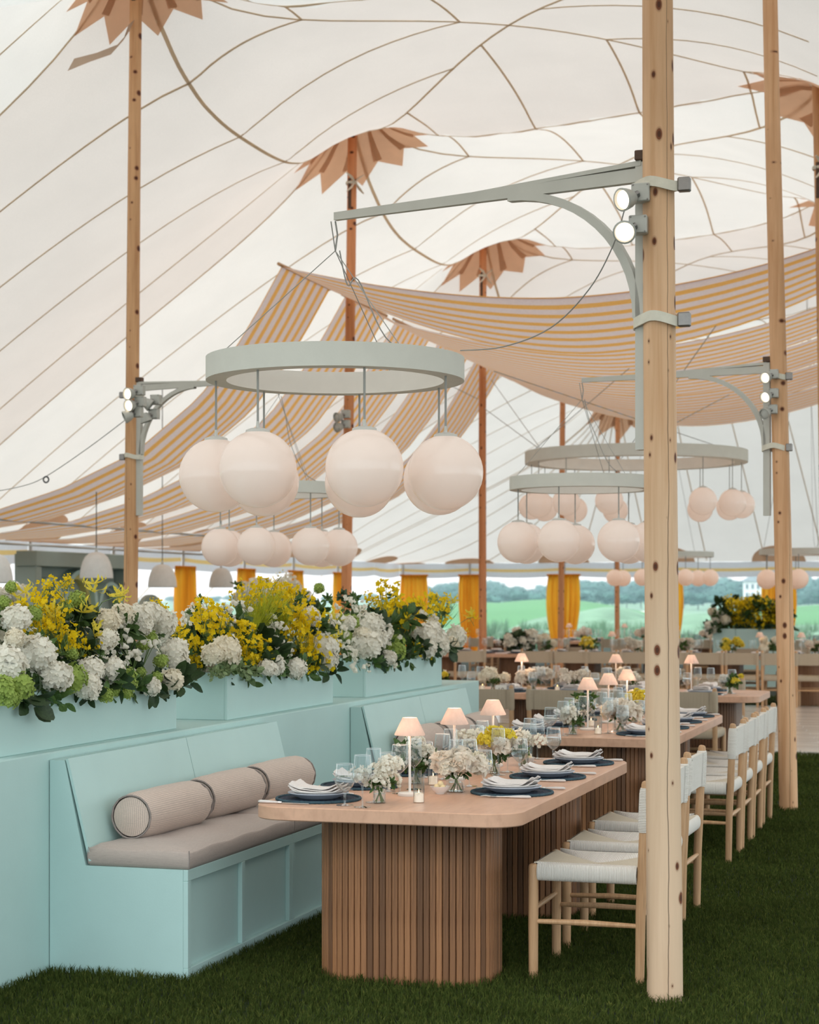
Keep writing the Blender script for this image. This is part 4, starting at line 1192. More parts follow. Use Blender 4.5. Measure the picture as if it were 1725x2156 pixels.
def table_xy(x0, y0, x1, y1, label, cat_label=None, near=True, along='y'):
    root = thing('dining_table', label, 'table', (0, 0, 0))
    t = MB(); t.prism(round_rect(x0, y0, x1, y1, .15, 10), TZ - .056, TZ, .004); t.build('table_top', M['tabletop'], root, angle=30)
    xm = (x0 + x1) / 2; ym = (y0 + y1) / 2
    if along == 'y': peds = [(xm - .365, y0 + .235, xm + .365, y0 + .68), (xm - .365, y1 - .68, xm + .365, y1 - .235)]
    else: peds = [(x0 + .235, ym - .365, x0 + .68, ym + .365), (x1 - .68, ym - .365, x1 - .235, ym + .365)]
    for (a, b2, c, d) in peds:
        core = MB(); core.prism(round_rect(a + .014, b2 + .014, c - .014, d - .014, .17, 8), -.02, TZ - .0565); ped = core.build('pedestal', M['slat_core'], root, angle=30)
        wl = walk(round_rect(a, b2, c, d, .18, 12), .0268)
        if near:
            for (p, nrm, st) in wl:
                o = link('slat', slat_me, ped, loc=(p.x, p.y, -.006 + R.random() * .004), rot=(0, 0, atan2(nrm.y, nrm.x) - pi / 2))
        else:
            sl = MB()
            for (p, nrm, st) in wl:
                sl.box(-.0122, -.010, -.005, .0122, .010, .679, .003, Matrix.Translation((p.x, p.y, 0)) @ Matrix.Rotation(atan2(nrm.y, nrm.x) - pi / 2, 4, 'Z'))
            sl.build('slats', M['slat'], ped, kind='stuff', angle=20)
    return root
T1 = (-2.82, 7.0, -1.70, 9.55); T2 = (-2.86, 11.0, -1.72, 13.5)
table_xy(*T1, 'nearest dining table with slatted walnut pedestals and pink beech top')
table_xy(*T2, 'second dining table along the plinth, slatted walnut pedestals')
table_xy(-4.2, 15.95, -1.75, 17.05, 'crosswise dining table behind the second one, its end by the dance floor', near=False, along='x')
table_xy(-6.68, 15.95, -4.23, 17.05, 'crosswise dining table hidden for the most part by the plinth end', near=False, along='x')
T4Y = 27.0
for k, (xa, l) in enumerate(((-3.95, 'far dining table across the dance floor, below the cracked mast'), (-6.1, 'far dining table across the dance floor, behind the thick mast'), (-8.3, 'far dining table at the end of the far row, near the narrow curtain'))):
    table_xy(xa, T4Y, xa + 2.1, T4Y + 1.1, l, near=False, along='x')
for k, (xa, l) in enumerate(((-4.3, 'dining table in the last row before the far planter'), (-6.9, 'dining table in the last row, middle one'), (-9.5, 'dining table in the last row, toward the corner'))):
    table_xy(xa, 35.2, xa + 2.45, 36.3, l, near=False, along='x')

# ================================================================== CHAIRS
def chair_proto(cord, field, label, grp):
    """woven-cord side chair, seat front at -x, back at +x, standing on z = 0"""
    root = thing('woven_chair', label, 'chair', (0, 0, 0), 0)
    hw, xf, xr = .222, -.235, .215; W = M['chair_wood']
    for s in (-1, 1):
        l = MB(); l.tube([(xf, s * hw, -.012), (xf, s * hw, .25), (xf, s * hw, .462), (xf, s * hw, .470), (xf, s * hw, .474)], [.0195, .021, .0205, .017, .010], 14)
        l.build('front_leg', W, root)
        l = MB(); l.tube([(xr - .005, s * hw, -.012), (xr, s * hw, .30), (xr + .008, s * hw, .47), (xr + .022, s * hw, .815), (xr + .0225, s * hw, .826), (xr + .023, s * hw, .830)], [.0185, .021, .0215, .0195, .016, .009], 14)
        l.build('rear_leg', W, root)
    for s in (-1, 1):
        q = MB(); q.tube([(xf, s * hw, .235), (-.02, s * hw, .238), (xr, s * hw, .235)], [.0095, .0135, .0095], 10); q.build('stretcher', W, root)
    q = MB(); q.tube([(xf, -hw, .285), (xf, 0, .287), (xf, hw, .285)], [.0095, .0135, .0095], 10); q.build('stretcher', W, root)
    q = MB(); q.tube([(xr, -hw, .275), (xr, 0, .277), (xr, hw, .275)], [.0095, .0135, .0095], 10); q.build('stretcher', W, root)
    # seat: four woven fields meeting along two mitres, rolled over the rails
    s = MB(); uv = []; zt, zb = .472, .405
    def quadfield(corner_fn, nu, nv, cord_axis):
        o = len(s.v)
        for i in range(nu + 1):
            for j in range(nv + 1):
                p, t = corner_fn(i / nu, j / nv); s.v.append(p); uv.append((t, t))
        for i in range(nu):
            for j in range(nv):
                a = o + i * (nv + 1) + j; s.f.append((a, a + nv + 1, a + nv + 2, a + 1))
    xo0, xo1, yo = xf + .0, xr + .002, hw
    yi = .035; xi0, xi1 = -.03, .03          # inner ends of the mitres
    def dish(x, y): return zt - .020 * max(0, 1 - (x / .24) ** 2) * max(0, 1 - (y / .24) ** 2) + .004
    def side(sg):
        def fn(u, v):           # u along x (rail), v from the rail inwards
            xa = xo0 + .018 + (xo1 - xo0 - .036) * u; ya = sg * yo
            lim = min(u, 1 - u) * 2
            yb = sg * (yo - (yo - .015) * min(1, lim * 1.15)); y = ya + (yb - ya) * v
            z = dish(xa, y) + .010 * sin(v * pi) - .006 * v
            return (xa, y, z), xa
        return fn
    def front(xs):
        def fn(u, v):
            ya = (-yo + .018) + (2 * yo - .036) * u; lim = min(u, 1 - u) * 2
            xe = xo0 if xs < 0 else xo1
            xb = xe + (-.01 - xe) * min(1, lim * 1.1)
            x = xe + (xb - xe) * v
            return (x, ya, dish(x, ya) - .002 + .006 * sin(v * pi)), ya
        return fn
    for sg in (-1, 1): quadfield(side(sg), 22, 6, 'x')
    white = s, uv
    s = MB(); uv = []
    for xs in (-1, 1): quadfield(front(xs), 22, 6, 'y')
    s.uv = uv; s.build('woven_field', field, root, angle=50)
    s, uv = white
    # rolled edges
    def roll(p0, p1, outv):
        o = len(s.v); n = 12; k = 7; p0, p1, outv = Vector(p0), Vector(p1), Vector(outv)
        for i in range(n + 1):
            p = p0 + (p1 - p0) * (i / n)
            for j in range(k + 1):
                a = pi / 2 - pi * j / k
                q = p + outv * (.017 * cos(a)) + Vector((0, 0, (zt + .004 + zb) / 2 - p.z + (zt + .004 - zb) / 2 * sin(a)))
                s.v.append(tuple(q)); t = i / n * (p1 - p0).length; uv.append((t, t))
        for i in range(n):
            for j in range(k):
                a = o + i * (k + 1) + j; s.f.append((a, a + 1, a + k + 2, a + k + 1))
    roll((xo0 + .018, -yo, zt), (xo1 - .018, -yo, zt), (0, -1, 0)); roll((xo1 - .018, yo, zt), (xo0 + .018, yo, zt), (0, 1, 0))
    roll((xo0, yo - .018, zt), (xo0, -yo + .018, zt), (-1, 0, 0)); roll((xo1, -yo + .018, zt), (xo1, yo - .018, zt), (1, 0, 0))
    o = len(s.v); s.v += [(xo0, -yo, zb), (xo1, -yo, zb), (xo1, yo, zb), (xo0, yo, zb)]; uv += [(0, 0), (.4, .4), (.4, .4), (0, 0)]; s.f.append((o, o + 3, o + 2, o + 1))
    s.uv = uv; s.build('woven_seat', cord, root, angle=50)
    # woven backrest band wrapped round both rear posts
    bk = MB(); uv = []; z0, z1 = .628, .795; n = 26; prof = []
    xb = lambda z: xr + .008 + (z - .47) * .041
    for i in range(n + 1):
        y = -hw + 2 * hw * i / n; e = abs(y) / hw
        th = .012 + .014 * max(0, (e - .80) / .2) ** 1.0
        prof.append((y, th, e))
    rows = 8
    for face in (1, -1):
        o = len(bk.v)
        for (y, th, e) in prof:
            for j in range(rows + 1):
                t = j / rows; z = z0 + (z1 - z0) * t
                bul = .006 * (1 - abs(2 * t - 1)) * (1 - e)
                bk.v.append((xb(z) + face * (th + bul * .5), y, z)); uv.append((y, z if e > .8 else (y * .9)))
        for i in range(n):
            for j in range(rows):
                a = o + i * (rows + 1) + j; q = (a, a + rows + 1, a + rows + 2, a + 1); bk.f.append(q if face > 0 else q[::-1])
    m0 = (n + 1) * (rows + 1)
    for i in range(n):
        a0, a1 = i * (rows + 1) + rows, (i + 1) * (rows + 1) + rows; bk.f.append((a0, a1, a1 + m0, a0 + m0))
        a0, a1 = i * (rows + 1), (i + 1) * (rows + 1); bk.f.append((a1, a0, a0 + m0, a1 + m0))
    bk.uv = uv; bk.build('woven_back', cord, root, angle=50)
    for sg in (-1, 1):
        wr = MB(); uv = []; k = 18; o = 0; vs = []
        for j in range(9):
            z = z0 - .008 + (z1 - z0 + .016) * j / 8; rr = .0268 if 0 < j < 8 else .0225
            for i in range(k): a = 2 * pi * i / k; vs.append((xb(z) + rr * cos(a), sg * hw + rr * sin(a), z)); uv.append((z, z))
        wr.add(vs, [(j * k + i, j * k + (i + 1) % k, (j + 1) * k + (i + 1) % k, (j + 1) * k + i) for j in range(8) for i in range(k)] + [tuple(range(k))[::-1], tuple(8 * k + i for i in range(k))])
        wr.uv = uv; wr.build('post_wrapping', cord, root, angle=60)
    return root
ch1 = [(-1.515, 7.74, 0, 'white woven chair in front, partly behind the thick knotty mast'), (-1.53, 8.45, .02, 'white woven chair at the first table, second of three'), (-1.56, 9.22, -.02, 'white woven chair at the first table, last of three')]
CH = chair_proto(M['cord'], M['cord_field'], ch1[0][3], None)
for i, (x, y, rz, l) in enumerate(ch1):
    o = CH if i == 0 else copy_tree(CH)
    o.location = (x, y, 0); o.rotation_euler = (0, 0, rz); tag(o, l, 'chair', None)
for i, (y, l) in enumerate(((11.33, 'nearest of four white woven chairs'), (11.93, 'second of four white woven chairs'), (12.52, 'third of four white woven chairs'), (13.15, 'last of four white woven chairs'))):
    o = copy_tree(CH); o.location = (-1.60, y, 0); o.rotation_euler = (0, 0, R.uniform(-.03, .03)); tag(o, l + ' along the second table', 'chair', None)
CT = chair_proto(M['cord_tan'], M['cord_tan_field'], 'tmp tan chair label here', None)
tc = [(-2.26, 15.62, 'tan woven chair at the crosswise table, just behind the thick mast'), (-2.83, 15.64, 'tan woven chair at the crosswise table, hidden by the thick mast'), (-3.40, 15.62, 'tan woven chair with its back to us at the crosswise table, third from its end'),
      (-3.98, 15.60, 'tan woven chair with its back to us beside the plinth end')]
first = True
def tan(x, y, rz, l, grp=None):
    global first
    o = CT if first else copy_tree(CT); first = False
    o.location = (x, y, 0); o.rotation_euler = (0, 0, rz); tag(o, l, 'chair', grp); return o
for x, y, l in tc: tan(x, y, -pi / 2 + R.uniform(-.04, .04), l)
for i, x in enumerate((-2.3, -2.95, -3.6)): tan(x, 17.38, pi / 2, ('tan woven chair on the far side of the crosswise table, ' + ('its end one', 'middle one', 'third one')[i]))
fx = [-2.15, -2.62, -3.12, -3.62, -4.12, -4.64, -5.13, -5.6, -6.1]
fl = ['last one at the picture edge', 'one behind the cracked mast', 'one before the cracked mast', 'one below the tall flower planter', 'one behind the thick mast', 'one just before the thick mast', 'second before the thick mast', 'one behind the slim mast', 'one beside the slatted end table']
for i, x in enumerate(fx): tan(x, T4Y - .36, -pi / 2 + R.uniform(-.05, .05), 'far tan chair across the dance floor, ' + fl[i])
for i, x in enumerate((-2.6, -3.3, -4.5, -5.2, -5.9)): tan(x, T4Y + 1.45, pi / 2 + R.uniform(-.05, .05), 'far tan chair behind the far tables, ' + ORD[i] + ' from the picture edge', 'chairs on the meadow side of the far tables')
tan(-8.05, T4Y - .2, -pi / 2, 'far tan chair just past the mast beyond the flower boxes')
tan(-7.2, T4Y - .45, -pi / 2 + .5, 'far tan chair turned sideways by the slatted end table')
for i, x in enumerate((-2.2, -3.0, -3.8, -4.9, -5.7, -6.5, -7.6, -8.4, -9.1)): tan(x, 34.86, -pi / 2, 'tiny tan chair of the last row, ' + ORD[i] + ' from the picture edge', 'chairs of the last row')
# ================================================================== TABLEWARE
def prof_pts(pr, n=26): return pr
def glass_proto(name, kind, parts=True):
    root = thing(name, 'tmp label for a drinking glass', 'glass', (0, 0, 0))
    if kind == 'wine':   # tall, bowl widest low then tapering to the rim
        bowl = [(.004, .098), (.012, .104), (.026, .118), (.0355, .134), (.0360, .142), (.0340, .17), (.0315, .20), (.0300, .222)]
        stem = [(.0052, .003), (.0036, .012), (.0033, .05), (.0036, .085), (.006, .099)]; foot = .034; fill = None
    elif kind == 'wine2':
        bowl = [(.004, .088), (.014, .095), (.030, .110), (.0385, .128), (.0390, .136), (.0368, .165), (.0340, .195), (.0325, .21)]
        stem = [(.0052, .003), (.0036, .012), (.0033, .045), (.0036, .075), (.006, .089)]; foot = .035; fill = None
    else:                # water goblet on a short stem
        bowl = [(.005, .052), (.016, .060), (.032, .076), (.0405, .094), (.0408, .102), (.0385, .125), (.0360, .150), (.0345, .168)]
        stem = [(.007, .003), (.0052, .012), (.0050, .035), (.008, .052)]; foot = .035; fill = .118
    b = MB(); b.lathe(bowl, 96, cap0=True, cap1=False, fn=lambda a, z: 1 + .020 * cos(16 * a) * min(1, max(0, (z - bowl[2][1]) / .03))); b.build('bowl', M['glass'], root, angle=80)
    b = MB(); rr, zz = bowl[-1]; b.lathe([(rr, zz - .001), (rr + .0007, zz), (rr, zz + .0007), (rr - .0007, zz), (rr, zz - .001)], 26, cap0=False, cap1=False); b.build('rim', M['rim_highlight'], root, angle=80)
    b = MB(); b.lathe(stem, 10, cap0=False, cap1=False); b.build('stem', M['glass_plain'], root, angle=80)
    b = MB(); b.lathe([(foot, 0), (foot, .0015), (foot * .6, .003), (.006, .006), (.001, .007)], 24); b.build('foot', M['glass_plain'], root, angle=50)
    if fill:
        b = MB(); pr = [(r * .93, z + .002) for r, z in bowl if z < fill]; pr.append((np.interp(fill, [z for r, z in bowl], [r for r, z in bowl]) * .95, fill)); pr.append((.0005, fill))
        b.lathe(pr, 22); b.build('water', M['water'], root, angle=50)
    return root
GP = {k: glass_proto({'wine': 'wine_glass', 'wine2': 'wine_glass', 'goblet': 'water_goblet'}[k], k) for k in ('wine', 'wine2', 'goblet')}
used_g = set()
def put_glass(kind, x, y, label, group=None, z=TZ):
    p = GP[kind]
    if kind in used_g: o = copy_tree(p)
    else: o = p; used_g.add(kind)
    o.location = (x, y, z); o.rotation_euler = (0, 0, R.random() * 6); tag(o, label, 'glass', group); return o

def placemat():
    root = thing('placemat', 'tmp label of a placemat', 'placemat', (0, 0, 0)); r = .172
    b = MB(); pr = [(.0005, .005)]
    for k in range(1, 13): q = r * k / 13; pr += [(q, .0052), (q + .004, .0068), (q + .008, .0052)]
    pr += [(r, .004), (r, .0)]; b.lathe(pr[::-1], 40, cap1=False); b.build('disc', M['mat_navy'], root, angle=70)
    b = MB(); n = 120; pts = [(( r + .002) * cos(2 * pi * i / n), (r + .002) * sin(2 * pi * i / n), .0058) for i in range(n + 1)]
    b.tube(pts, [.0058 + .0016 * (i % 2) for i in range(n + 1)], 6, caps=False); b.build('rope_edge', M['mat_edge'], root, angle=80)
    return root
def plate(mt, r=.128):
    root = thing('dinner_plate', 'tmp label of a dinner plate', 'plate', (0, 0, 0))
    b = MB(); b.lathe([(r * .62, 0), (r * .66, .004), (r * .86, .013), (r, .024), (r * .992, .0265), (r * .85, .0175), (r * .66, .0085), (.001, .0075)], 40, cap0=True, cap1=False)
    b.build('dish', mt, root, angle=60); return root
def napkin():
    """cloth folded in a long rectangle, laid over the plate, its ends lifted"""
    root = thing('folded_napkin', 'tmp label of a napkin', 'napkin', (0, 0, 0)); b = MB(); b_uv = None
    L, w = .225, .135
    for ly in range(4):
        nu, nv = 15, 8; off = ly * .0055; dx = (-.008, .006, -.003, .010)[ly]
        Pn = np.zeros((nu, nv, 3))
        for i in range(nu):
            for j in range(nv):
                u = i / (nu - 1) - .5; v = j / (nv - 1) - .5
                lift = .006 + .16 * max(0, abs(u) - .24) ** 1.7 + (.05 * max(0, u - .40) * (1.4 if ly > 1 else .6) * (1 if v < .25 else .4))
                Pn[i, j] = (u * (L - .010 * ly) + dx, v * (w - .006 * (ly % 2)) + .006 * sin(u * 7 + ly), off + lift + .003 * sin(v * 9 + u * 5 + ly))
        b.grid(Pn[:, ::-1].copy()); Pl = Pn.copy(); Pl[:, :, 2] -= .0042; b.grid(Pl)
        o = len(b.v) - 2 * nu * nv
        edge = [(i, 0) for i in range(nu)] + [(nu - 1, j) for j in range(1, nv)] + [(i, nv - 1) for i in range(nu - 2, -1, -1)] + [(0, j) for j in range(nv - 2, 0, -1)]
        for k in range(len(edge)):
            (i0, j0), (i1, j1) = edge[k], edge[(k + 1) % len(edge)]
            t0, t1 = o + i0 * nv + (nv - 1 - j0), o + i1 * nv + (nv - 1 - j1); l0, l1 = o + nu * nv + i0 * nv + j0, o + nu * nv + i1 * nv + j1
            b.f.append((t0, t1, l1, l0))
    b.build('cloth', M['napkin'], root, angle=50); return root
def cutlery(kind):
    root = thing(kind, 'tmp label of cutlery', 'cutlery', (0, 0, 0))
    # lies along x, handle towards +x
    h = MB(); h.tube([(.0, 0, .0062), (.012, 0, .0065), (.05, 0, .0072), (.085, 0, .0072), (.093, 0, .0068)], [.0045, .006, .0085, .0088, .004], 10, squash=.75); h.build('handle', M['handle_white'], root)
    b = MB()
    if kind == 'dinner_fork':
        b.tube([(.004, 0, .006), (-.03, 0, .0055), (-.055, 0, .005)], [.0042, .003, .0032], 8)
        prv = [(-.05, .003), (-.062, .010), (-.078, .0115), (-.082, .0115)]
        vs = [];
        for x, w in prv: z = .005 + .12 * max(0, -.055 - x) ** 1.2; vs += [(x, -w, z), (x, w, z), (x, w, z + .0016), (x, -w, z + .0016)]
        b.add(vs, [(4 * i + j, 4 * i + (j + 1) % 4, 4 * i + 4 + (j + 1) % 4, 4 * i + 4 + j) for i in range(3) for j in range(4)] + [(12, 13, 14, 15)])
        for t in (-.009, -.003, .003, .009): b.tube([(-.080, t, .0065), (-.105, t, .0085), (-.122, t, .0065)], [.0019, .0017, .0008], 6)
        b.build('tines', M['steel'], root)
    else:
        b.tube([(.004, 0, .006), (-.012, 0, .006)], [.005, .0042], 8)
        prv = [(-.010, -.005, .005), (-.04, -.006, .008), (-.10, -.005, .0085), (-.125, -.0, .006), (-.134, .004, .005)]
        vs = []
        for x, a, c in prv: vs += [(x, a, .005), (x, c, .005), (x, c, .0066), (x, a, .0066)]
        b.add(vs, [(4 * i + j, 4 * i + (j + 1) % 4, 4 * i + 4 + (j + 1) % 4, 4 * i + 4 + j) for i in range(4) for j in range(4)] + [(0, 3, 2, 1), (16, 17, 18, 19)])
        b.build('blade', M['steel'], root)
    return root
PROTO = {'mat': placemat(), 'plate': plate(M['plate']), 'under': plate(M['plate_white'], .112), 'napkin': napkin(), 'fork': cutlery('dinner_fork'), 'knife': cutlery('table_knife')}
used_p = set()
def put(key, x, y, z, rz, label, group=None):
    p = PROTO[key]
    if key in used_p: o = copy_tree(p)
    else: o = p; used_p.add(key)
    o.location = (x, y, z); o.rotation_euler = (0, 0, rz); tag(o, label, o['category'], group); return o
def setting(x, y, face, where, glasses=True, z=TZ, cut=True):
    """one cover; face = direction the handles point (towards the diner)"""
    c, s = cos(face), sin(face)
    L = lambda a, b: (x + c * a - s * b, y + s * a + c * b)
    put('mat', x, y, z, R.random(), 'round navy woven placemat at ' + where)
    put('plate', x, y, z + .0072, 0, 'pale blue plate on the navy mat at ' + where)
    put('under', x, y, z + .0155, 0, 'white plate stacked on the blue one at ' + where)
    put('napkin', x, y, z + .030, face + R.uniform(-.12, .12), 'folded white napkin on the plates at ' + where)
    if cut:
        q = L(.035, -.196); put('fork', q[0], q[1], z, face + .06, 'white-handled fork lying at ' + where)
        q = L(.10, .198); put('knife', q[0], q[1], z, face - .05, 'white-handled knife lying at ' + where)
    if glasses:
        for kind, a, b2, nm in (('goblet', -.17, .165, 'short-stemmed water goblet'), ('wine', -.255, .045, 'tall wine glass'), ('wine2', -.255, .225, 'wider wine glass')):
            q = L(a + R.uniform(-.012, .012), b2 + R.uniform(-.012, .012)); put_glass(kind, q[0], q[1], nm + ' at ' + where, z=z)
O4 = ['first', 'second', 'third', 'fourth']
for i, (x, y) in enumerate(((-1.905, 7.78), (-1.91, 8.50), (-1.92, 9.26))): setting(x, y, 0, 'the ' + O4[i] + ' chair place, nearest table')
for i, y in enumerate((7.30, 7.86, 8.50, 9.12)): setting(-2.62, y, pi, 'the ' + O4[i] + ' bench place, nearest table')
for i, y in enumerate((11.33, 11.93, 12.52, 13.15)): setting(-1.93, y, 0, 'the ' + O4[i] + ' chair place, second table')
for i, y in enumerate((11.33, 11.93, 12.52, 13.15)): setting(-2.65, y, pi, 'the ' + O4[i] + ' bench place, second table')
for i, x in enumerate((-2.26, -2.83, -3.40, -3.98)): setting(x, 16.18, -pi / 2, 'the ' + O4[i] + ' near-side place, crosswise table')
for i, x in enumerate((-2.3, -2.95, -3.6)): setting(x, 16.82, pi / 2, 'the ' + O4[i] + ' far-side place, crosswise table', cut=False)
for i, x in enumerate((-4.55, -5.1)): setting(x, 16.18, -pi / 2, 'the ' + O4[i] + ' place beyond the plinth end', cut=False)

# -------------------------------------------------- table lamps
def lamp_proto():
    root = thing('table_lamp', 'tmp label of a table lamp', 'lamp', (0, 0, 0))
    b = MB(); b.lathe([(.050, 0), (.052, .004), (.051, .011), (.047, .014), (.008, .016)], 32); b.build('base', M['lamp_white'], root, angle=40)
    b = MB(); b.lathe([(.0075, .014), (.0055, .02), (.0055, .285), (.004, .29)], 14); b.build('stem', M['lamp_white'], root)
    b = MB(); b.lathe([(.0645, .258), (.0655, .262), (.0315, .332), (.0300, .333), (.0300, .331), (.0635, .261), (.0645, .258)], 36, cap0=False, cap1=False); b.build('lamp_shade', M['shade'], root, angle=60)
    b = MB(); b.lathe([(.001, .329), (.030, .3305)], 24, cap0=False, cap1=False); b.lathe([(.006, .26), (.012, .28), (.008, .295)], 12); b.build('bulb', emit_mat('warm_bulb', (1, .70, .42, 1), 3.0, 'NONE'), root)
    ld = bpy.data.lights.new('lamp_light', 'POINT'); ld.energy = .22; ld.color = (1, .70, .48); ld.shadow_soft_size = .02
    lo = bpy.data.objects.new('lamp_light', ld); COL.objects.link(lo); lo.parent = root; lo.location = (0.02, 0, .272)
    return root
LP = lamp_proto(); lfirst = True
def lamp(x, y, label, light=True, grp=None):
    global lfirst
    o = LP if lfirst else copy_tree(LP); lfirst = False
    o.location = (x, y, TZ); o.rotation_euler = (0, 0, R.random() * 6); tag(o, label, 'lamp', grp)
    if not light:
        for c in list(o.children):
            if c.type == 'LIGHT': bpy.data.objects.remove(c)
    return o
for i, y in enumerate((7.56, 8.27, 8.99)): lamp(-2.30, y, 'pink-shaded table lamp on the nearest table, ' + ('front one', 'middle one', 'rear one')[i])
for i, y in enumerate((11.62, 12.32, 13.02)): lamp(-2.35, y, 'pink-shaded table lamp on the second table, ' + ('front one', 'middle one', 'rear one')[i])
for i, x in enumerate((-2.4, -3.08, -3.95, -4.85)): lamp(x, 16.5, 'pink-shaded lamp on the crosswise tables, ' + ORD[i] + ' from their dance floor end')
for i, x in enumerate((-2.4, -3.0, -4.4, -5.2)): lamp(x, T4Y + .55, 'small pink lamp on the far tables, ' + ORD[i] + ' from the picture edge', False)
for i, x in enumerate((-2.6, -3.3, -4.6, -5.5, -6.5, -7.6)): lamp(x, 35.75, 'tiny pink lamp in the last row of tables, ' + ORD[i] + ' from the picture edge', False, 'lamps of the last row')

# -------------------------------------------------- candles, butter bowls, card
def candle(x, y, label, h=.115):
    root = thing('candle_cylinder', label, 'candle', (x, y, TZ))
    b = MB(); b.lathe([(.0235, 0), (.0235, h), (.0218, h), (.0218, .003), (.001, .003)], 24); b.build('glass_cylinder', M['glass_plain'], root, angle=40)
    b = MB(); b.lathe([(.0195, .0035), (.0195, .036), (.017, .038), (.001, .036)], 18); c = b.build('wax_candle', M['wax'], root, angle=50)
    b = MB(); b.lathe([(.0005, .040), (.0022, .044), (.0015, .049), (.0003, .054)], 8); b.build('flame', M['flame'], c)
    b = MB(); b.tube([(0, 0, .035), (0, 0, .043)], .0007, 5); b.build('wick', M['cable'], c)
    return root
for i, (x, y) in enumerate(((-2.185, 7.31), (-2.33, 8.02), (-2.24, 8.72), (-2.2, 9.33))): candle(x, y, 'clear glass cylinder with a lit candle on the nearest table, ' + O4[i] + ' along it')
for i, (x, y) in enumerate(((-2.22, 11.30), (-2.40, 11.98), (-2.2, 12.66))): candle(x, y, 'clear glass cylinder with a lit candle on the second table, ' + O4[i] + ' along it')
for i, x in enumerate((-2.65, -3.6, -4.3)): candle(x, 16.42, 'clear glass cylinder with a lit candle on the crosswise tables, ' + O4[i])
def butter(x, y, label):
    root = thing('butter_bowl', label, 'bowl', (x, y, TZ))
    b = MB(); b.lathe([(.018, 0), (.020, .004), (.034, .018), (.0415, .033), (.039, .0335), (.031, .018), (.016, .009), (.001, .008)], 28, fn=lambda a, z: 1 + .02 * sin(8 * a) * (z > .02)); b.build('bowl_body', M['plate_white'], root, angle=60)
    for (dx, dy, dz) in ((-.012, -.006, .030), (.013, -.002, .029), (.0, .012, .032), (.003, -.002, .044)):
        q = MB(); q.lathe([(.0135 * sin(radians(a)), .0135 * cos(radians(a))) for a in range(0, 181, 20)], 12, (dx, dy, dz), cap0=False, cap1=False); q.build('butter_ball', M['butter'], root, angle=80)
    return root
butter(-2.195, 7.66, 'small white bowl of butter balls by the peonies, nearest table')
butter(-2.17, 9.18, 'small white bowl of butter balls at the rear of the nearest table')
butter(-2.2, 12.05, 'small white bowl of butter balls on the second table')
nc = at_d(1048, 1432, 15.95)
root = thing('table_number_card', 'small white card with the number 10 on the crosswise table', 'card', (nc.x, nc.y + .12, TZ))
b = MB(); b.box(-.05, -.004, 0, .05, .004, .085, .001); b.build('card_panel', M['card'], root, angle=20)
tx = bpy.data.curves.new('numeral', 'FONT'); tx.body = '10'; tx.size = .062; tx.align_x = 'CENTER'; tx.extrude = .0008
tmp = bpy.data.objects.new('numeral_curve', tx); COL.objects.link(tmp); bpy.context.view_layer.update()
nme = bpy.data.meshes.new_from_object(tmp.evaluated_get(bpy.context.evaluated_depsgraph_get())); bpy.data.objects.remove(tmp); nme.materials.clear(); nme.materials.append(M['ink'])
link('numeral', nme, root, loc=(0, -.0052, .02), rot=(pi / 2, 0, 0))

# far tables: glasses and plates, single meshes, still one object each
def far_glass_mesh():
    b = MB(); b.lathe([(.034, 0), (.004, .006), (.0035, .09), (.03, .115), (.036, .14), (.031, .22)], 10, cap1=False); return b.mesh('wine_glass', M['glass_plain'], angle=80)
FG = far_glass_mesh()
def far_nap_mesh():
    b = MB(); b.lathe([(.16, 0), (.16, .008), (.12, .01)], 16); o = len(b.f); b.lathe([(.085, .008), (.125, .026), (.08, .03)], 16); o2 = len(b.f)
    b.box(-.11, -.06, .03, .11, .06, .055, .008); b.mi = [0] * o + [1] * (o2 - o) + [2] * (len(b.f) - o2)
    return b.mesh('place_setting', [M['mat_navy'], M['plate'], M['napkin']], angle=40)
FN = far_nap_mesh()
FAR_LIST = {}
MARKS = [(455, 'the third bell pendant'), (735, 'the reddish mast'), (985, 'the narrow curtain'), (1188, 'the wide curtain'), (1300, 'the slimmest mast'), (1392, 'the thick mast'), (1570, 'the tall far planter'), (1655, 'the cracked mast'), (1800, 'the picture edge')]
NTH = ['next', 'second', 'third', 'fourth', 'fifth', 'sixth', 'seventh', 'eighth', 'ninth', 'tenth', 'eleventh', 'twelfth', 'thirteenth', 'fourteenth', 'fifteenth', 'sixteenth', 'seventeenth', 'eighteenth', 'nineteenth', 'twentieth', 'twenty-first', 'twenty-second', 'twenty-third', 'twenty-fourth', 'twenty-fifth', 'twenty-sixth', 'twenty-seventh', 'twenty-eighth']
def px_of(v):
    d = v.x * FWD[0] + v.y * FWD[1]; return CX + FPX * (v.x * RGT[0] + v.y * RGT[1]) / d
def tag_by_marks(objs, what, cat, group):
    """labels that count along the row from something one can find"""
    rows = {}
    for o in sorted(objs, key=lambda q: px_of(q.location)):
        p = px_of(o.location); m = max([i for i, (x, n) in enumerate(MARKS) if x <= p], default=-1)
        rows.setdefault(m, []).append(o)
    for m, l in rows.items():
        for i, o in enumerate(l):
            if m < 0: tag(o, what + ', ' + NTH[len(l) - 1 - i] + ' before ' + MARKS[0][1], cat, group)
            else: tag(o, what + ', ' + NTH[i] + ' past ' + MARKS[m][1], cat, group)
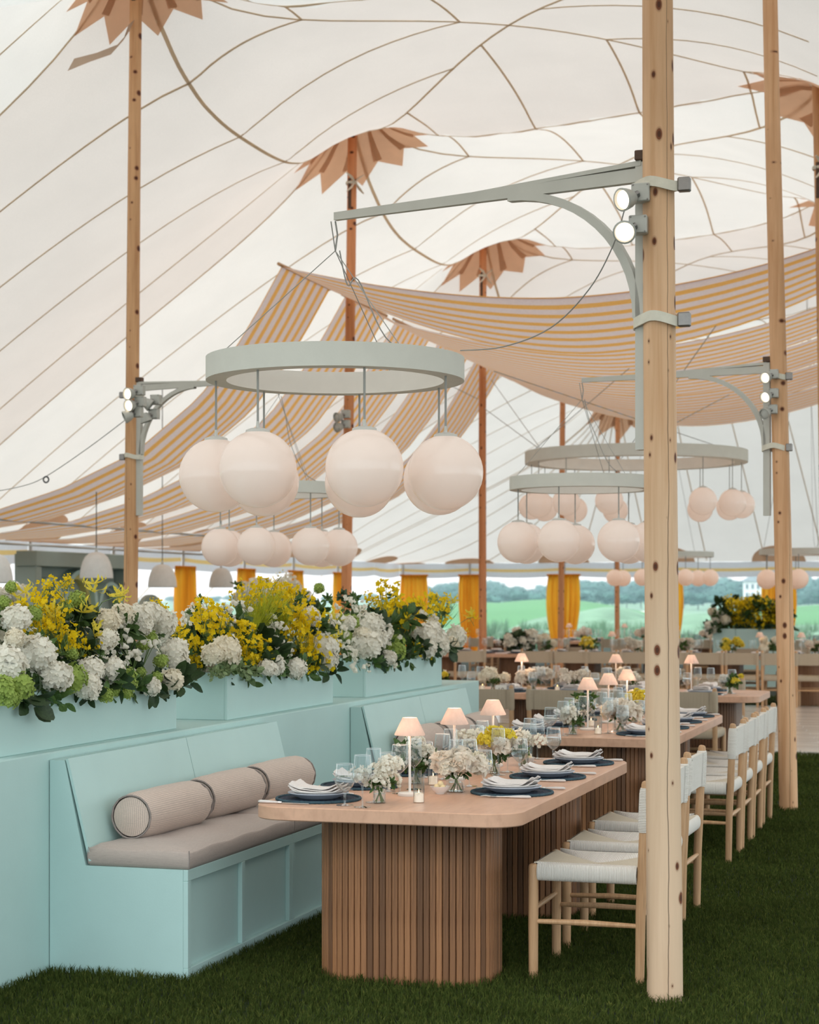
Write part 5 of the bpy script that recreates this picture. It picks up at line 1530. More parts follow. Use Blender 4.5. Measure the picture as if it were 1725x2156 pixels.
for row, (yy, x_lo, x_hi, n, gname) in enumerate(((T4Y, -8.1, -2.0, 13, 'far tables across the dance floor'), (35.2, -9.3, -2.0, 14, 'tables of the last row'))):
    for i in range(n):
        x = x_lo + (x_hi - x_lo) * i / (n - 1)
        for sd in (.2, .9):
            o = link('place_setting', FN, loc=(x, yy + sd, TZ), rot=(0, 0, pi / 2)); FAR_LIST.setdefault(('place setting', row), []).append(o)
            for k in range(2):
                o = link('wine_glass', FG, loc=(x + R.uniform(-.16, .16), yy + .55 + (sd - .55) * .45 + R.uniform(-.05, .05), TZ)); FAR_LIST.setdefault(('glass', row), []).append(o)

for (cat, row), l in FAR_LIST.items():
    w = {('glass', 0): 'wine glass on the far tables', ('glass', 1): 'tiny wine glass on the last tables', ('place setting', 0): 'plate and napkin on the far tables', ('place setting', 1): 'tiny plate and napkin on the last tables'}[(cat, row)]
    tag_by_marks(l, w, cat, w.replace('tiny ', ''))
# ================================================================== FLOWERS
def rot_to(n, roll=0):
    return Vector(n).normalized().to_track_quat('Z', 'Y').to_matrix().to_4x4() @ Matrix.Rotation(roll, 4, 'Z')
def petal(mb, m, L, w, cup, rr, n=2):
    """one petal along +x of m, bent up by cup"""
    vs = [(0, -w * .18, 0), (0, w * .18, 0)]
    for i in range(1, n + 1):
        t = i / n; ww = w * (.5 if i < n else .30) * (1 if n > 1 else 1)
        vs += [(L * t, -ww, cup * t * t), (L * t, ww, cup * t * t)]
    mb.add(vs, [(2 * i, 2 * i + 1, 2 * i + 3, 2 * i + 2) for i in range(n)], m)
def floret(mb, pos, nrm, r, k, rr, cup=.25, w=.75):
    base = Matrix.Translation(pos) @ rot_to(nrm, rr.random() * 6)
    for j in range(k):
        m = base @ Matrix.Rotation(2 * pi * j / k, 4, 'Z')
        petal(mb, m, r * rr.uniform(.85, 1.1), r * w, r * (cup + rr.uniform(-.25, .25)), rr)
def fib(n, lo=-.55):
    out = []
    for i in range(n):
        z = 1 - (1 - lo) * (i + .5) / n; a = i * 2.39996; s = sqrt(max(0, 1 - z * z)); out.append(Vector((s * cos(a), s * sin(a), z)))
    return out
def ball_core(mb, r, z0=0):
    mb.lathe([(r * sin(radians(a)), r * cos(radians(a)) + z0) for a in (0, 30, 60, 90, 125, 180)], 10, cap0=False, cap1=False)
def hydrangea_mesh(seed, name, m, n=110, fr=.27):
    rr = random.Random(seed); mb = MB(); ball_core(mb, .86)
    for d in fib(n, -.8):
        lump = 1 + .07 * sin(3 * d.x * 2 + seed) + .06 * sin(4 * d.y * 2 + d.z * 3)
        floret(mb, d * lump * rr.uniform(.88, 1.03), (d + Vector((rr.uniform(-.35, .35), rr.uniform(-.35, .35), rr.uniform(-.2, .4)))), fr * rr.uniform(.85, 1.12), 4, rr, .3, 1.0)
    return mb.mesh(name, m, smooth=False)
HY = [hydrangea_mesh(s, 'hydrangea', M['petal_white']) for s in (1, 2, 3)]
HC = [hydrangea_mesh(s, 'hydrangea', M['petal_cream']) for s in (4,)]
GH = [hydrangea_mesh(s, 'green_hydrangea', M['bud_green'], 120, .22) for s in (5,)]
VB = [hydrangea_mesh(s, 'viburnum_ball', M['bud_green'], 80, .22) for s in (6, 7)]
def spray_mesh(seed, name, m, n=34, fr=.13, flat=1.0):
    """airy spray of small five-petalled florets on a branching stem (unit radius)"""
    rr = random.Random(seed); mb = MB(); st = 0
    pts = []
    for i in range(n):
        a = rr.random() * 2 * pi; q = rr.random() ** .5; z = rr.uniform(-.75, .9)
        pts.append(Vector((q * cos(a) * .8 * flat, q * sin(a) * .8, z)))
    for p in pts: floret(mb, p, Vector((rr.uniform(-1, 1), rr.uniform(-1, 1), rr.uniform(-.3, 1))) + p * .6, fr * rr.uniform(.8, 1.25), 5, rr, .2, .9)
    o = len(mb.f)
    for p in pts[::2]:
        q = Vector((p.x * .3, p.y * .3, -1)); mb.tube([q, q.lerp(p, .55) + Vector((rr.uniform(-.1, .1), rr.uniform(-.1, .1), 0)), p], .012, 3, caps=False)
    mb.mi = [0] * o + [1] * (len(mb.f) - o)
    return mb.mesh(name, [m, M['stem']], smooth=False)
OR = [spray_mesh(s, 'orchid_spray', M['petal_yellow'], 44, .15) for s in (11, 12, 13)]
def lily_mesh(seed, m):
    """reflexed flame-lily heads: six narrow wavy petals swept back"""
    rr = random.Random(seed); mb = MB()
    for h in range(2):
        c = Vector((rr.uniform(-.3, .3), rr.uniform(-.3, .3), .35 * h - .1)); base = Matrix.Translation(c) @ rot_to((rr.uniform(-.7, .7), rr.uniform(-.7, .7), 1))
        for j in range(6):
            mm = base @ Matrix.Rotation(pi / 3 * j + rr.uniform(-.15, .15), 4, 'Z'); n = 6; vs = []
            for i in range(n + 1):
                t = i / n; w = .085 * sin(pi * min(1, .12 + t * .85)) + .012
                vs += [(.72 * sin(t * 1.9), -w + .03 * sin(t * 11), .5 * t * t + .12 * sin(t * 5)), (.72 * sin(t * 1.9), w + .03 * sin(t * 11), .5 * t * t + .03)]
            mb.add(vs, [(2 * i, 2 * i + 1, 2 * i + 3, 2 * i + 2) for i in range(n)], mm)
    o = len(mb.f); mb.tube([(0, 0, -1.1), (.05, .03, -.4), (0, 0, 0)], .022, 4); mb.mi = [0] * o + [1] * (len(mb.f) - o)
    return mb.mesh('flame_lily', [m, M['stem']], smooth=True, angle=60)
LI = [lily_mesh(s, M['petal_lemon']) for s in (21, 22)] + [lily_mesh(23, M['petal_yellow'])]
def bells_mesh(seed):
    rr = random.Random(seed); mb = MB()
    for k in range(9):
        c = Vector((rr.uniform(-.65, .65), rr.uniform(-.65, .65), rr.uniform(-.8, .75))); d = Vector((rr.uniform(-1, 1), rr.uniform(-1, .6), rr.uniform(-.7, .7)))
        m = Matrix.Translation(c) @ rot_to(d)
        mb.lathe([(.03, 0), (.11, .05), (.14, .16), (.155, .27), (.22, .36)], 8, m=m, cap0=True, cap1=False, fn=lambda a, z: 1 + (.12 * sin(5 * a) if z > .3 else 0))
    o = len(mb.f)
    for k in range(4): q = Vector((rr.uniform(-.5, .5), rr.uniform(-.5, .5), .7)); mb.tube([(0, 0, -1), q * .5, q], .02, 4)
    mb.mi = [0] * o + [1] * (len(mb.f) - o)
    return mb.mesh('bellflower_stem', [M['petal_white'], M['stem']], smooth=True, angle=60)
BE = [bells_mesh(s) for s in (31, 32, 33)]
def leaf_blade(mb, m, L, w, droop, fold=.25):
    n = 4; vs = []
    for i in range(n + 1):
        t = i / n; ww = w * sin(pi * (t * .92 + .04)) ** .8; z = -droop * t * t
        vs += [(L * t, -ww, z + ww * fold), (L * t, 0, z), (L * t, ww, z + ww * fold)]
    mb.add(vs, [(3 * i + j, 3 * i + j + 1, 3 * i + j + 4, 3 * i + j + 3) for i in range(n) for j in range(2)], m)
def leaves_mesh(seed, name, m, n=26, L=.8, w=.22):
    rr = random.Random(seed); mb = MB()
    for k in range(n):
        d = Vector((rr.uniform(-1, 1), rr.uniform(-1, 1), rr.uniform(-.5, 1))).normalized(); p = d * rr.uniform(.05, .55)
        mm = Matrix.Translation(p) @ rot_to(d, rr.random() * 6) @ Matrix.Rotation(-pi / 2 + rr.uniform(-.7, .7), 4, 'Y')
        leaf_blade(mb, mm, L * rr.uniform(.6, 1.1), w * rr.uniform(.7, 1.2), rr.uniform(.05, .35))
    return mb.mesh(name, m, smooth=True, angle=60)
LV = [leaves_mesh(s, 'leaf_cluster', M['leaf'], 28) for s in (41, 42)]; LD = [leaves_mesh(s, 'leaf_cluster', M['leaf_dark'], 24, .95, .3) for s in (43, 44)]
LPV = [leaves_mesh(45, 'variegated_leaf_cluster', M['leaf_pale'], 44, .45, .16)]
def fern_mesh(seed, m, name='fern_frond', n=170):
    rr = random.Random(seed); mb = MB()
    for k in range(n):
        d = Vector((rr.gauss(0, .55), rr.gauss(0, .45), rr.uniform(.2, 1.1))).normalized(); L = rr.uniform(.5, 1.25); p = d * L
        b2 = d * (L * .25) + Vector((0, 0, -.4)); mid = b2.lerp(p, .5) + Vector((rr.uniform(-.08, .08), rr.uniform(-.08, .08), .05))
        s = Vector((rr.uniform(-1, 1), rr.uniform(-1, 1), 0)).normalized() * .014
        mb.add([b2 - s, b2 + s, mid + s, mid - s, p], [(0, 1, 2, 3), (3, 2, 4)])
        for q in range(3):
            c = mid.lerp(p, q / 2.2); e = c + Vector((rr.uniform(-.13, .13), rr.uniform(-.13, .13), rr.uniform(.0, .16))); mb.add([c - s * .7, c + s * .7, e], [(0, 1, 2)])
    return mb.mesh(name, m, smooth=False)
FE = [fern_mesh(51, M['fern']), fern_mesh(52, M['leaf'], 'fern_frond', 120)]
def peony_mesh(seed, m, name='peony', n=62):
    """dense ruffled ball: many cupped petals, loose outside, tight in the middle"""
    rr = random.Random(seed); mb = MB(); ball_core(mb, .62)
    for d in fib(n, -.62):
        out = 1 - max(0, d.z) * .25
        tilt = (d * (.55 + .5 * rr.random()) + Vector((rr.uniform(-.5, .5), rr.uniform(-.5, .5), .45 + rr.uniform(-.2, .5)))).normalized()
        base = Matrix.Translation(d * .58 * out) @ rot_to(tilt, rr.random() * 6.28) @ Matrix.Rotation(-rr.uniform(.5, 1.25), 4, 'Y')
        L = rr.uniform(.42, .62); w = rr.uniform(.22, .34); k = 4; vs = []
        for i in range(k + 1):
            t = i / k; ww = w * sin(pi * (.16 + .74 * t)) ** .7; bend = -.22 * t * t + .06 * rr.uniform(-1, 1) * t
            for q in (-1, -.4, .4, 1): vs.append((L * t * (1 - .10 * q * q * t) + .03 * rr.uniform(-1, 1) * t, ww * q, bend + .16 * q * q * w / .3 + .035 * rr.uniform(-1, 1) * t))
        mb.add(vs, [(4 * i + j, 4 * i + j + 1, 4 * i + j + 5, 4 * i + j + 4) for i in range(k) for j in range(3)], base)
    return mb.mesh(name, m, smooth=True, angle=60)
PE = [peony_mesh(61, M['petal_peony']), peony_mesh(62, M['petal_peony'])]; RO = [peony_mesh(63, M['petal_white'], 'garden_rose')]; RY = [peony_mesh(64, M['petal_lemon'], 'yellow_ranunculus')]
def sweetpea_mesh(seed, m, name, n=22, fr=.33):
    rr = random.Random(seed); mb = MB()
    for d in fib(n, -.35):
        c = d * rr.uniform(.6, 1.0)
        for k in range(2): floret(mb, c + Vector((0, 0, .05 * k)), d + Vector((rr.uniform(-.6, .6), rr.uniform(-.6, .6), rr.uniform(-.2, .7))), fr * rr.uniform(.75, 1.15) * (1 - .3 * k), 4, rr, .35 + .4 * k, 1.15)
    return mb.mesh(name, m, smooth=True, angle=60)
SP = [sweetpea_mesh(s, M['petal_white'], 'white_blossom') for s in (71, 72)]; YO = [sweetpea_mesh(73, M['petal_lemon'], 'yellow_orchid_bloom', 14, .38)]

def put_part(me_list, root, p, r, name=None, tilt=None, sq=(1, 1, 1)):
    me = R.choice(me_list); o = bpy.data.objects.new(me.name.split('.')[0], me); COL.objects.link(o); o.parent = root
    o.location = Vector(p) - root.location; o.scale = (r * sq[0], r * sq[1], r * sq[2])
    o.rotation_euler = tilt or (R.uniform(-.5, .5), R.uniform(-.5, .5), R.random() * 6.28); return o

def depth_x(px, py, box, big):
    """how far a bloom stands in front of the box, read from how low it hangs"""
    y_top, y_bot = box
    t = min(max((py - y_top) / (y_bot - y_top), 0), 1)
    return -4.02 + .27 * t ** .8 + (.03 if big else 0)
def arrange(boxi, label, box, items, fill, seed):
    y0, y1 = BOXES[boxi]; root = thing('flower_arrangement', label, 'flowers', (-4.02, (y0 + y1) / 2, WZ + .2))
    rr = random.Random(seed)
    K = {'H': (HY, 1.06), 'C': (HC, 1.06), 'G': (GH, 1.05), 'V': (VB, 1.1), 'Y': (OR, 1.25), 'L': (LI, 1.35), 'B': (BE, 1.3), 'R': (RO, 1.0), 'D': (LD, .95), 'N': (LV, .92), 'P': (LPV, 1.2), 'F': (FE[:1], 1.3), 'A': (FE[1:], 1.3)}
    for k, px, py, r in items:
        x = depth_x(px, py, box, k in 'HCG'); p = at_x(px, py, x); d = (p.x * FWD[0] + p.y * FWD[1]); rad = r / FPX * d
        if k in 'DNA': p.x -= .10
        if boxi == 1 and px < 448 and py > 1322: p = at_x(px, py, -3.98); d = p.x * FWD[0] + p.y * FWD[1]; rad = r / FPX * d
        ml, s = K[k]
        o = put_part(ml, root, p, rad * s)
        if k == 'F': o.rotation_euler = (0.1, .1, R.random() * 6)
        if k in 'HC' :
            o.scale = (rad * 1.02, rad * 1.02, rad * rr.uniform(.88, 1.1))
    # dark green filling, from the box edge to the back
    n = fill
    for i in range(n):
        y = y0 + .02 + (y1 - y0 - .04) * (i + rr.random()) / n; v = rr.random()
        x = -4.22 + .40 * rr.random(); z = WZ + .25 + .36 * v * (1 - .3 * abs((x + 4.0) / .22))
        put_part(LD if rr.random() < .5 else LV, root, (x, y, z), rr.uniform(.07, .12))
    for i in range(n // 2):
        y = y0 + (y1 - y0) * (i + rr.random()) / (n // 2)
        put_part(LV if rr.random() < .6 else LD, root, (-3.80 + rr.uniform(-.03, .03), y, WZ + .235 + rr.uniform(-.03, .06)), rr.uniform(.07, .10))
    for i in range(n // 2):      # the side turned away from the camera
        y = y0 + (y1 - y0) * (i + rr.random()) / (n // 2)
        put_part(rr.choice([HY, OR, LV, BE]), root, (-4.24 + rr.uniform(-.05, .04), y, WZ + .32 + .24 * rr.random()), rr.uniform(.07, .10))
    return root
I1 = [('H', 33, 1303, 30), ('H', 15, 1399, 35), ('H', 80, 1377, 34), ('H', 116, 1424, 34), ('H', 190, 1412, 27), ('H', 184, 1446, 27), ('H', 234, 1412, 27), ('H', 369, 1374, 27), ('H', 376, 1398, 22), ('C', 362, 1432, 24), ('H', 320, 1446, 18),
      ('C', 228, 1308, 24), ('C', 257, 1297, 24), ('H', 289, 1297, 26), ('H', 315, 1293, 25), ('H', 343, 1310, 26), ('H', 299, 1318, 22), ('C', 31, 1345, 19), ('H', 226, 1347, 20), ('C', 66, 1352, 16),
      ('Y', 94, 1300, 36), ('Y', 122, 1336, 36), ('Y', 146, 1352, 32), ('Y', 174, 1352, 28), ('Y', 75, 1312, 26), ('Y', 112, 1240, 20), ('Y', 87, 1250, 24), ('Y', 143, 1228, 13), ('Y', 128, 1275, 24), ('Y', 60, 1290, 26), ('Y', 190, 1365, 20), ('Y', 106, 1316, 30),
      ('L', 210, 1340, 26), ('L', 194, 1240, 27), ('L', 174, 1286, 28), ('L', 44, 1256, 28), ('L', 248, 1258, 20), ('L', 102, 1296, 26), ('Y', 340, 1282, 18), ('Y', 322, 1270, 12),
      ('V', 163, 1261, 16), ('V', 24, 1236, 12), ('V', 7, 1268, 13), ('V', 139, 1278, 13), ('V', 316, 1342, 14), ('V', 303, 1358, 12), ('V', 339, 1393, 14), ('V', 297, 1416, 10), ('V', 330, 1427, 12), ('V', 268, 1424, 18), ('V', 271, 1440, 16), ('V', 222, 1464, 15), ('V', 241, 1456, 12), ('V', 136, 1351, 9), ('V', 150, 1376, 13), ('V', 268, 1462, 10),
      ('G', 38, 1446, 30), ('G', 153, 1428, 28), ('G', 5, 1450, 26), ('G', 20, 1470, 20), ('G', 72, 1292, 16),
      ('B', 216, 1380, 20), ('B', 264, 1372, 24), ('B', 285, 1393, 24), ('B', 313, 1372, 26), ('B', 254, 1332, 24), ('B', 334, 1364, 20), ('B', 280, 1352, 22), ('B', 244, 1392, 20),
      ('D', 150, 1300, 34), ('D', 170, 1320, 30), ('D', 290, 1415, 30), ('D', 310, 1400, 34), ('D', 75, 1425, 30), ('D', 160, 1395, 26), ('N', 60, 1460, 26), ('D', 335, 1455, 18), ('N', 205, 1300, 22), ('D', 30, 1475, 20), ('N', 250, 1430, 22), ('A', 355, 1350, 30), ('N', 130, 1385, 24), ('D', 215, 1440, 22), ('D', 3, 1490, 20)]
I2 = [('N', 415, 1402, 22), ('A', 405, 1420, 26), ('C', 434, 1402, 17), ('P', 425, 1426, 22), ('Y', 405, 1392, 20), ('Y', 425, 1380, 22), ('B', 432, 1390, 16), ('D', 392, 1425, 18), ('N', 390, 1380, 20), ('C', 476, 1372, 29), ('C', 452, 1376, 25), ('H', 563, 1407, 19), ('H', 580, 1400, 19), ('H', 622, 1408, 20), ('H', 681, 1364, 27), ('H', 690, 1389, 21), ('H', 653, 1299, 20), ('H', 425, 1415, 15), ('C', 408, 1420, 12),
      ('Y', 424, 1299, 33), ('Y', 438, 1282, 26), ('Y', 445, 1320, 33), ('Y', 400, 1350, 28), ('Y', 410, 1372, 22), ('Y', 508, 1344, 32), ('Y', 532, 1365, 34), ('Y', 515, 1379, 28), ('Y', 553, 1257, 33), ('Y', 588, 1268, 30), ('Y', 461, 1302, 26), ('Y', 403, 1406, 16), ('Y', 521, 1254, 27), ('Y', 560, 1278, 30), ('Y', 615, 1275, 36), ('Y', 587, 1296, 30), ('Y', 632, 1310, 32), ('Y', 646, 1344, 36), ('Y', 674, 1379, 34), ('Y', 653, 1386, 30), ('Y', 692, 1370, 24), ('Y', 521, 1351, 32), ('Y', 545, 1376, 32), ('Y', 580, 1240, 22), ('Y', 600, 1258, 28), ('Y', 640, 1280, 24), ('Y', 625, 1330, 28), ('Y', 500, 1360, 26), ('Y', 382, 1330, 20), ('Y', 660, 1360, 28), ('Y', 498, 1262, 16),
      ('B', 501, 1286, 20), ('B', 522, 1310, 22), ('B', 481, 1296, 18), ('B', 584, 1335, 20), ('B', 570, 1310, 18), ('B', 577, 1324, 18), ('B', 589, 1346, 22), ('B', 514, 1296, 18), ('B', 470, 1285, 16), ('B', 610, 1376, 16), ('B', 395, 1300, 14),
      ('F', 548, 1300, 42), ('F', 570, 1285, 40), ('F', 532, 1325, 30), ('F', 595, 1310, 28), ('V', 600, 1278, 9),
      ('N', 450, 1295, 22), ('D', 480, 1325, 28), ('N', 495, 1330, 26), ('D', 600, 1375, 34), ('D', 620, 1390, 28), ('P', 500, 1410, 30), ('P', 475, 1412, 26), ('P', 530, 1418, 28), ('P', 455, 1420, 22), ('D', 510, 1436, 16), ('D', 546, 1432, 16), ('N', 655, 1268, 22), ('N', 668, 1258, 18), ('D', 640, 1405, 22), ('N', 690, 1410, 16), ('A', 420, 1405, 28), ('P', 560, 1392, 20), ('A', 400, 1432, 18), ('N', 455, 1262, 12)]
I3 = [('H', 778, 1317, 28), ('H', 803, 1331, 23), ('H', 771, 1358, 29), ('H', 790, 1341, 24), ('H', 893, 1341, 26), ('H', 897, 1365, 22), ('H', 921, 1344, 22), ('H', 924, 1362, 20), ('H', 910, 1324, 18), ('H', 819, 1386, 16), ('H', 960, 1340, 20), ('C', 762, 1340, 18), ('H', 735, 1312, 14), ('C', 948, 1358, 17),
      ('Y', 823, 1257, 30), ('Y', 797, 1278, 28), ('Y', 827, 1292, 32), ('Y', 844, 1310, 28), ('Y', 811, 1303, 24), ('Y', 900, 1275, 28), ('Y', 924, 1296, 28), ('Y', 886, 1275, 24), ('Y', 938, 1271, 16), ('Y', 850, 1275, 28), ('Y', 866, 1290, 22), ('Y', 900, 1372, 16), ('Y', 876, 1368, 15), ('Y', 785, 1262, 16),
      ('L', 706, 1341, 26), ('L', 716, 1298, 22), ('L', 845, 1312, 26), ('L', 677, 1308, 20), ('L', 945, 1268, 16), ('L', 988, 1300, 14), ('L', 982, 1335, 12),
      ('V', 740, 1310, 15), ('V', 726, 1308, 13), ('V', 834, 1355, 18), ('V', 826, 1370, 14), ('V', 672, 1240, 10), ('G', 836, 1372, 18), ('V', 730, 1338, 10), ('V', 912, 1260, 9),
      ('B', 712, 1317, 20), ('B', 737, 1362, 20), ('B', 723, 1344, 20), ('B', 716, 1376, 18), ('B', 750, 1390, 20), ('B', 813, 1369, 18), ('B', 827, 1358, 20), ('B', 731, 1271, 16), ('B', 754, 1296, 20), ('B', 883, 1299, 16), ('B', 914, 1310, 16), ('B', 820, 1395, 14), ('B', 772, 1405, 8), ('B', 748, 1276, 14), ('B', 760, 1310, 16),
      ('N', 775, 1262, 18), ('D', 750, 1255, 16), ('D', 850, 1345, 30), ('D', 865, 1330, 28), ('N', 880, 1350, 26), ('N', 858, 1365, 24), ('D', 790, 1385, 24), ('N', 765, 1385, 20), ('A', 950, 1310, 34), ('A', 940, 1360, 28), ('A', 700, 1400, 22), ('N', 855, 1258, 16), ('N', 720, 1262, 16), ('D', 735, 1330, 24), ('A', 960, 1290, 26), ('N', 930, 1376, 18), ('A', 960, 1372, 18), ('D', 690, 1275, 16), ('A', 860, 1396, 18)]
arrange(0, 'overflowing white and yellow flowers in the box nearest the camera', (1235, 1465), I1, 26, 1)
arrange(1, 'yellow orchid haze with white bells in the middle flower box', (1240, 1430), I2, 26, 2)
arrange(2, 'yellow and white flowers in the box at the tent end of the plinth', (1245, 1405), I3, 26, 3)
# tall stems that stand clear of the mass
def stalk(pts, label, tip, r):
    root = thing('tall_bloom', label, 'flower', pts[0]); b = MB(); b.tube([Vector(p) - root.location for p in pts], .0022, 5); b.build('stalk', M['stem'], root)
    put_part(tip, root, pts[-1], r)
    return root
S = lambda px, py, x: at_x(px, py, x)
stalk([S(150, 1300, -3.95), S(135, 1262, -3.93), S(118, 1245, -3.92), S(141, 1222, -3.92)], 'thin yellow orchid stem reaching above the nearest flower box', OR, .035)
stalk([S(200, 1290, -3.95), S(215, 1268, -3.9), S(240, 1258, -3.9), S(262, 1256, -3.88)], 'pale green flame lily leaning toward the mast', LI, .055)
stalk([S(657, 1300, -3.95), S(655, 1262, -3.95), S(662, 1245, -3.93), S(672, 1238, -3.92)], 'green viburnum stem rising over the middle flower box', VB, .032)
stalk([S(560, 1270, -3.95), S(575, 1235, -3.95), S(592, 1214, -3.94)], 'wispy dried stem at the top of the middle flower box', [spray_mesh(14, 'seed_spray', M['petal_cream'], 10, .16)], .05)
stalk([S(930, 1330, -3.95), S(960, 1318, -3.9), S(985, 1302, -3.88), S(998, 1300, -3.86)], 'thin lily stem reaching out toward the narrow curtain', LI, .05)

# ---- flowers behind the plinth, out of focus
def back_flowers(x, y, z, L, label, seed, mix):
    root = thing('flower_arrangement', label, 'flowers', (x, y, z)); rr = random.Random(seed)
    b = MB(); b.box(-.25, -L / 2, -z, .25, L / 2, 0, .01); b.build('stand', M['teal_pale'], root, angle=20)
    n = int(L * 34)
    for i in range(n):
        yy = (rr.random() - .5) * L; xx = rr.uniform(-.22, .28); zz = rr.uniform(.02, .42) * (1 - .3 * (abs(yy) / L * 2) ** 2)
        ml = rr.choice(mix); o = put_part(ml, root, (x + xx, y + yy, z + zz), rr.uniform(.06, .11))
    return root
back_flowers(-7.6, 12.6, 1.30, 1.9, 'white blossoms in soft focus behind the nearest flower box', 5, [RO, HY, HC, BE, LD])
back_flowers(-7.9, 20.2, 1.38, 1.5, 'pinkish white blossoms in soft focus behind the middle flower box', 6, [HC, RO, HC, SP, LV])

# ---- table centrepieces
def vase_flowers(x, y, label, heads, r_v=.026, h_v=.062, seed=0, spread=.075, hz=.10, square=False):
    root = thing('flower_vase', label, 'vase', (x, y, TZ)); rr = random.Random(seed)
    b = MB()
    if square: b.prism(round_rect(-r_v, -r_v, r_v, r_v, .005, 2), 0, h_v)
    else: b.lathe([(r_v * .92, 0), (r_v, .004), (r_v, h_v)], 22, cap1=False)
    vz = b.build('glass_vase', M['glass_plain'], root, angle=40)
    b = MB(); b.lathe([(r_v * .88, .004), (r_v * .92, h_v * .62), (.001, h_v * .62)], 18); b.build('water', M['water'], vz, angle=40)
    b = MB()
    for k in range(11):
        a = rr.random() * 6.28; q = r_v * .7; b.tube([(q * cos(a + 2.6), q * sin(a + 2.6), .006), (q * .5 * cos(a), q * .5 * sin(a), h_v), (spread * .5 * cos(a), spread * .5 * sin(a), hz)], .0021, 5)
    b.build('stems', M['stem'], root, kind='stuff')
    for ml, dx, dy, dz, r in heads: put_part(ml, root, (x + dx, y + dy, TZ + dz), r)
    for k in range(5):
        a = rr.random() * 6.28; put_part(LV, root, (x + spread * .6 * cos(a), y + spread * .6 * sin(a), TZ + hz - .02), .032)
    return root
def blossoms(rr, ml, n, sp, z0, z1, r): return [(ml, rr.uniform(-sp, sp), rr.uniform(-sp, sp), rr.uniform(z0, z1), r * rr.uniform(.8, 1.15)) for _ in range(n)]
rr = random.Random(5)
vase_flowers(-2.335, 7.25, 'white blossoms in a small glass in front of the first lamp', blossoms(rr, SP, 7, .075, .085, .165, .040), seed=1)
vase_flowers(-2.15, 7.76, 'cream peonies in a square glass vase, nearest table', [(PE, -.05, -.03, .13, .062), (PE, .04, -.04, .125, .064), (PE, .0, .05, .145, .062), (PE, .09, .02, .115, .055), (PE, -.08, .05, .12, .05), (HC, .07, .08, .12, .045), (RO, -.02, -.07, .105, .042)], .036, .07, 2, .07, .1, True)
vase_flowers(-2.42, 8.05, 'white bells and greenery in a glass behind the first lamp', blossoms(rr, BE, 6, .06, .11, .2, .05) + blossoms(rr, SP, 4, .08, .12, .2, .04) + blossoms(rr, LV, 5, .06, .09, .18, .06), seed=3)
vase_flowers(-2.2, 8.62, 'lemon yellow orchids in a glass before the third lamp', blossoms(rr, YO, 6, .07, .15, .23, .042) + blossoms(rr, PE, 4, .07, .10, .15, .045), .03, .07, 4)
vase_flowers(-2.32, 8.78, 'white sweet peas in a glass between the second and third lamp', blossoms(rr, SP, 7, .08, .09, .17, .042), seed=5)
vase_flowers(-2.16, 9.06, 'loose white blossoms in a glass at the rear of the nearest table', blossoms(rr, SP, 6, .07, .08, .15, .04), seed=6)
vase_flowers(-2.42, 9.36, 'white roses in a low glass at the rear bench side of the nearest table', blossoms(rr, RO, 5, .06, .08, .14, .042), seed=16)
vase_flowers(-2.36, 11.22, 'white blossoms in a small glass at the front of the second table', blossoms(rr, SP, 7, .085, .085, .17, .043), seed=7)
vase_flowers(-2.14, 11.62, 'cream peonies in a square glass vase, second table', [(PE, -.05, -.03, .14, .066), (PE, .05, -.03, .135, .066), (PE, .0, .05, .15, .064), (PE, .09, .03, .12, .055), (HC, -.08, .03, .12, .05)], .036, .07, 8, .07, .1, True)
vase_flowers(-2.45, 11.9, 'white bells and greenery in a glass, second table', blossoms(rr, BE, 5, .06, .11, .19, .05) + blossoms(rr, LV, 5, .06, .09, .18, .06) + blossoms(rr, VB, 3, .06, .12, .2, .03), seed=9)
vase_flowers(-2.2, 12.45, 'yellow orchids in a glass on the second table', blossoms(rr, YO, 5, .07, .13, .22, .042) + blossoms(rr, PE, 3, .06, .1, .15, .045), seed=10)
vase_flowers(-2.3, 13.1, 'white roses in a glass at the rear of the second table', blossoms(rr, RO, 6, .08, .09, .17, .045), seed=11)
for i, (x, kind, nm) in enumerate(((-2.05, 'y', 'yellow ranunculus and greenery in a glass at the table end by the dance floor'), (-2.95, 'w', 'white garden roses in a glass on the crosswise table, third vase'), (-3.45, 'p', 'wide mound of cream peonies on the crosswise table'), (-3.85, 'p', 'second mound of cream peonies on the crosswise table'), (-4.2, 'r', 'pale pink roses in a glass beside the number card'), (-4.75, 'y', 'yellow ranunculus in a glass near the plinth end'), (-5.3, 'w', 'white roses in a glass just above the plinth end'))):
    h = {'y': blossoms(rr, RY, 3, .09, .1, .17, .036) + blossoms(rr, LV, 4, .07, .08, .14, .06) + blossoms(rr, PE, 2, .06, .1, .15, .045), 'w': blossoms(rr, RO, 7, .09, .09, .19, .05), 'p': blossoms(rr, PE, 9, .13, .09, .17, .062), 'r': blossoms(rr, HC, 6, .1, .08, .17, .055)}[kind]
    vase_flowers(x, 16.42 + (i % 2) * .12, nm, h, seed=20 + i)
for i, x in enumerate((-2.2, -2.8, -3.4, -4.1, -4.8, -5.5, -6.2, -7.9)):
    h = blossoms(rr, [PE, HC, RY, PE, RO, YO, HC, LV][i], 7, .16, .08, .22, .07) + blossoms(rr, LV, 2, .1, .08, .16, .08)
    vase_flowers(x, T4Y + .5, 'blurred posy on the far tables, ' + ORD[i] + ' from the picture edge', h, seed=40 + i)
vase_flowers(-6.55, T4Y + .3, 'large greyish white bouquet on the slatted end table', blossoms(rr, RO, 9, .2, .1, .34, .09) + blossoms(rr, LD, 9, .2, .08, .36, .12), .05, .1, 60, .1, .14)
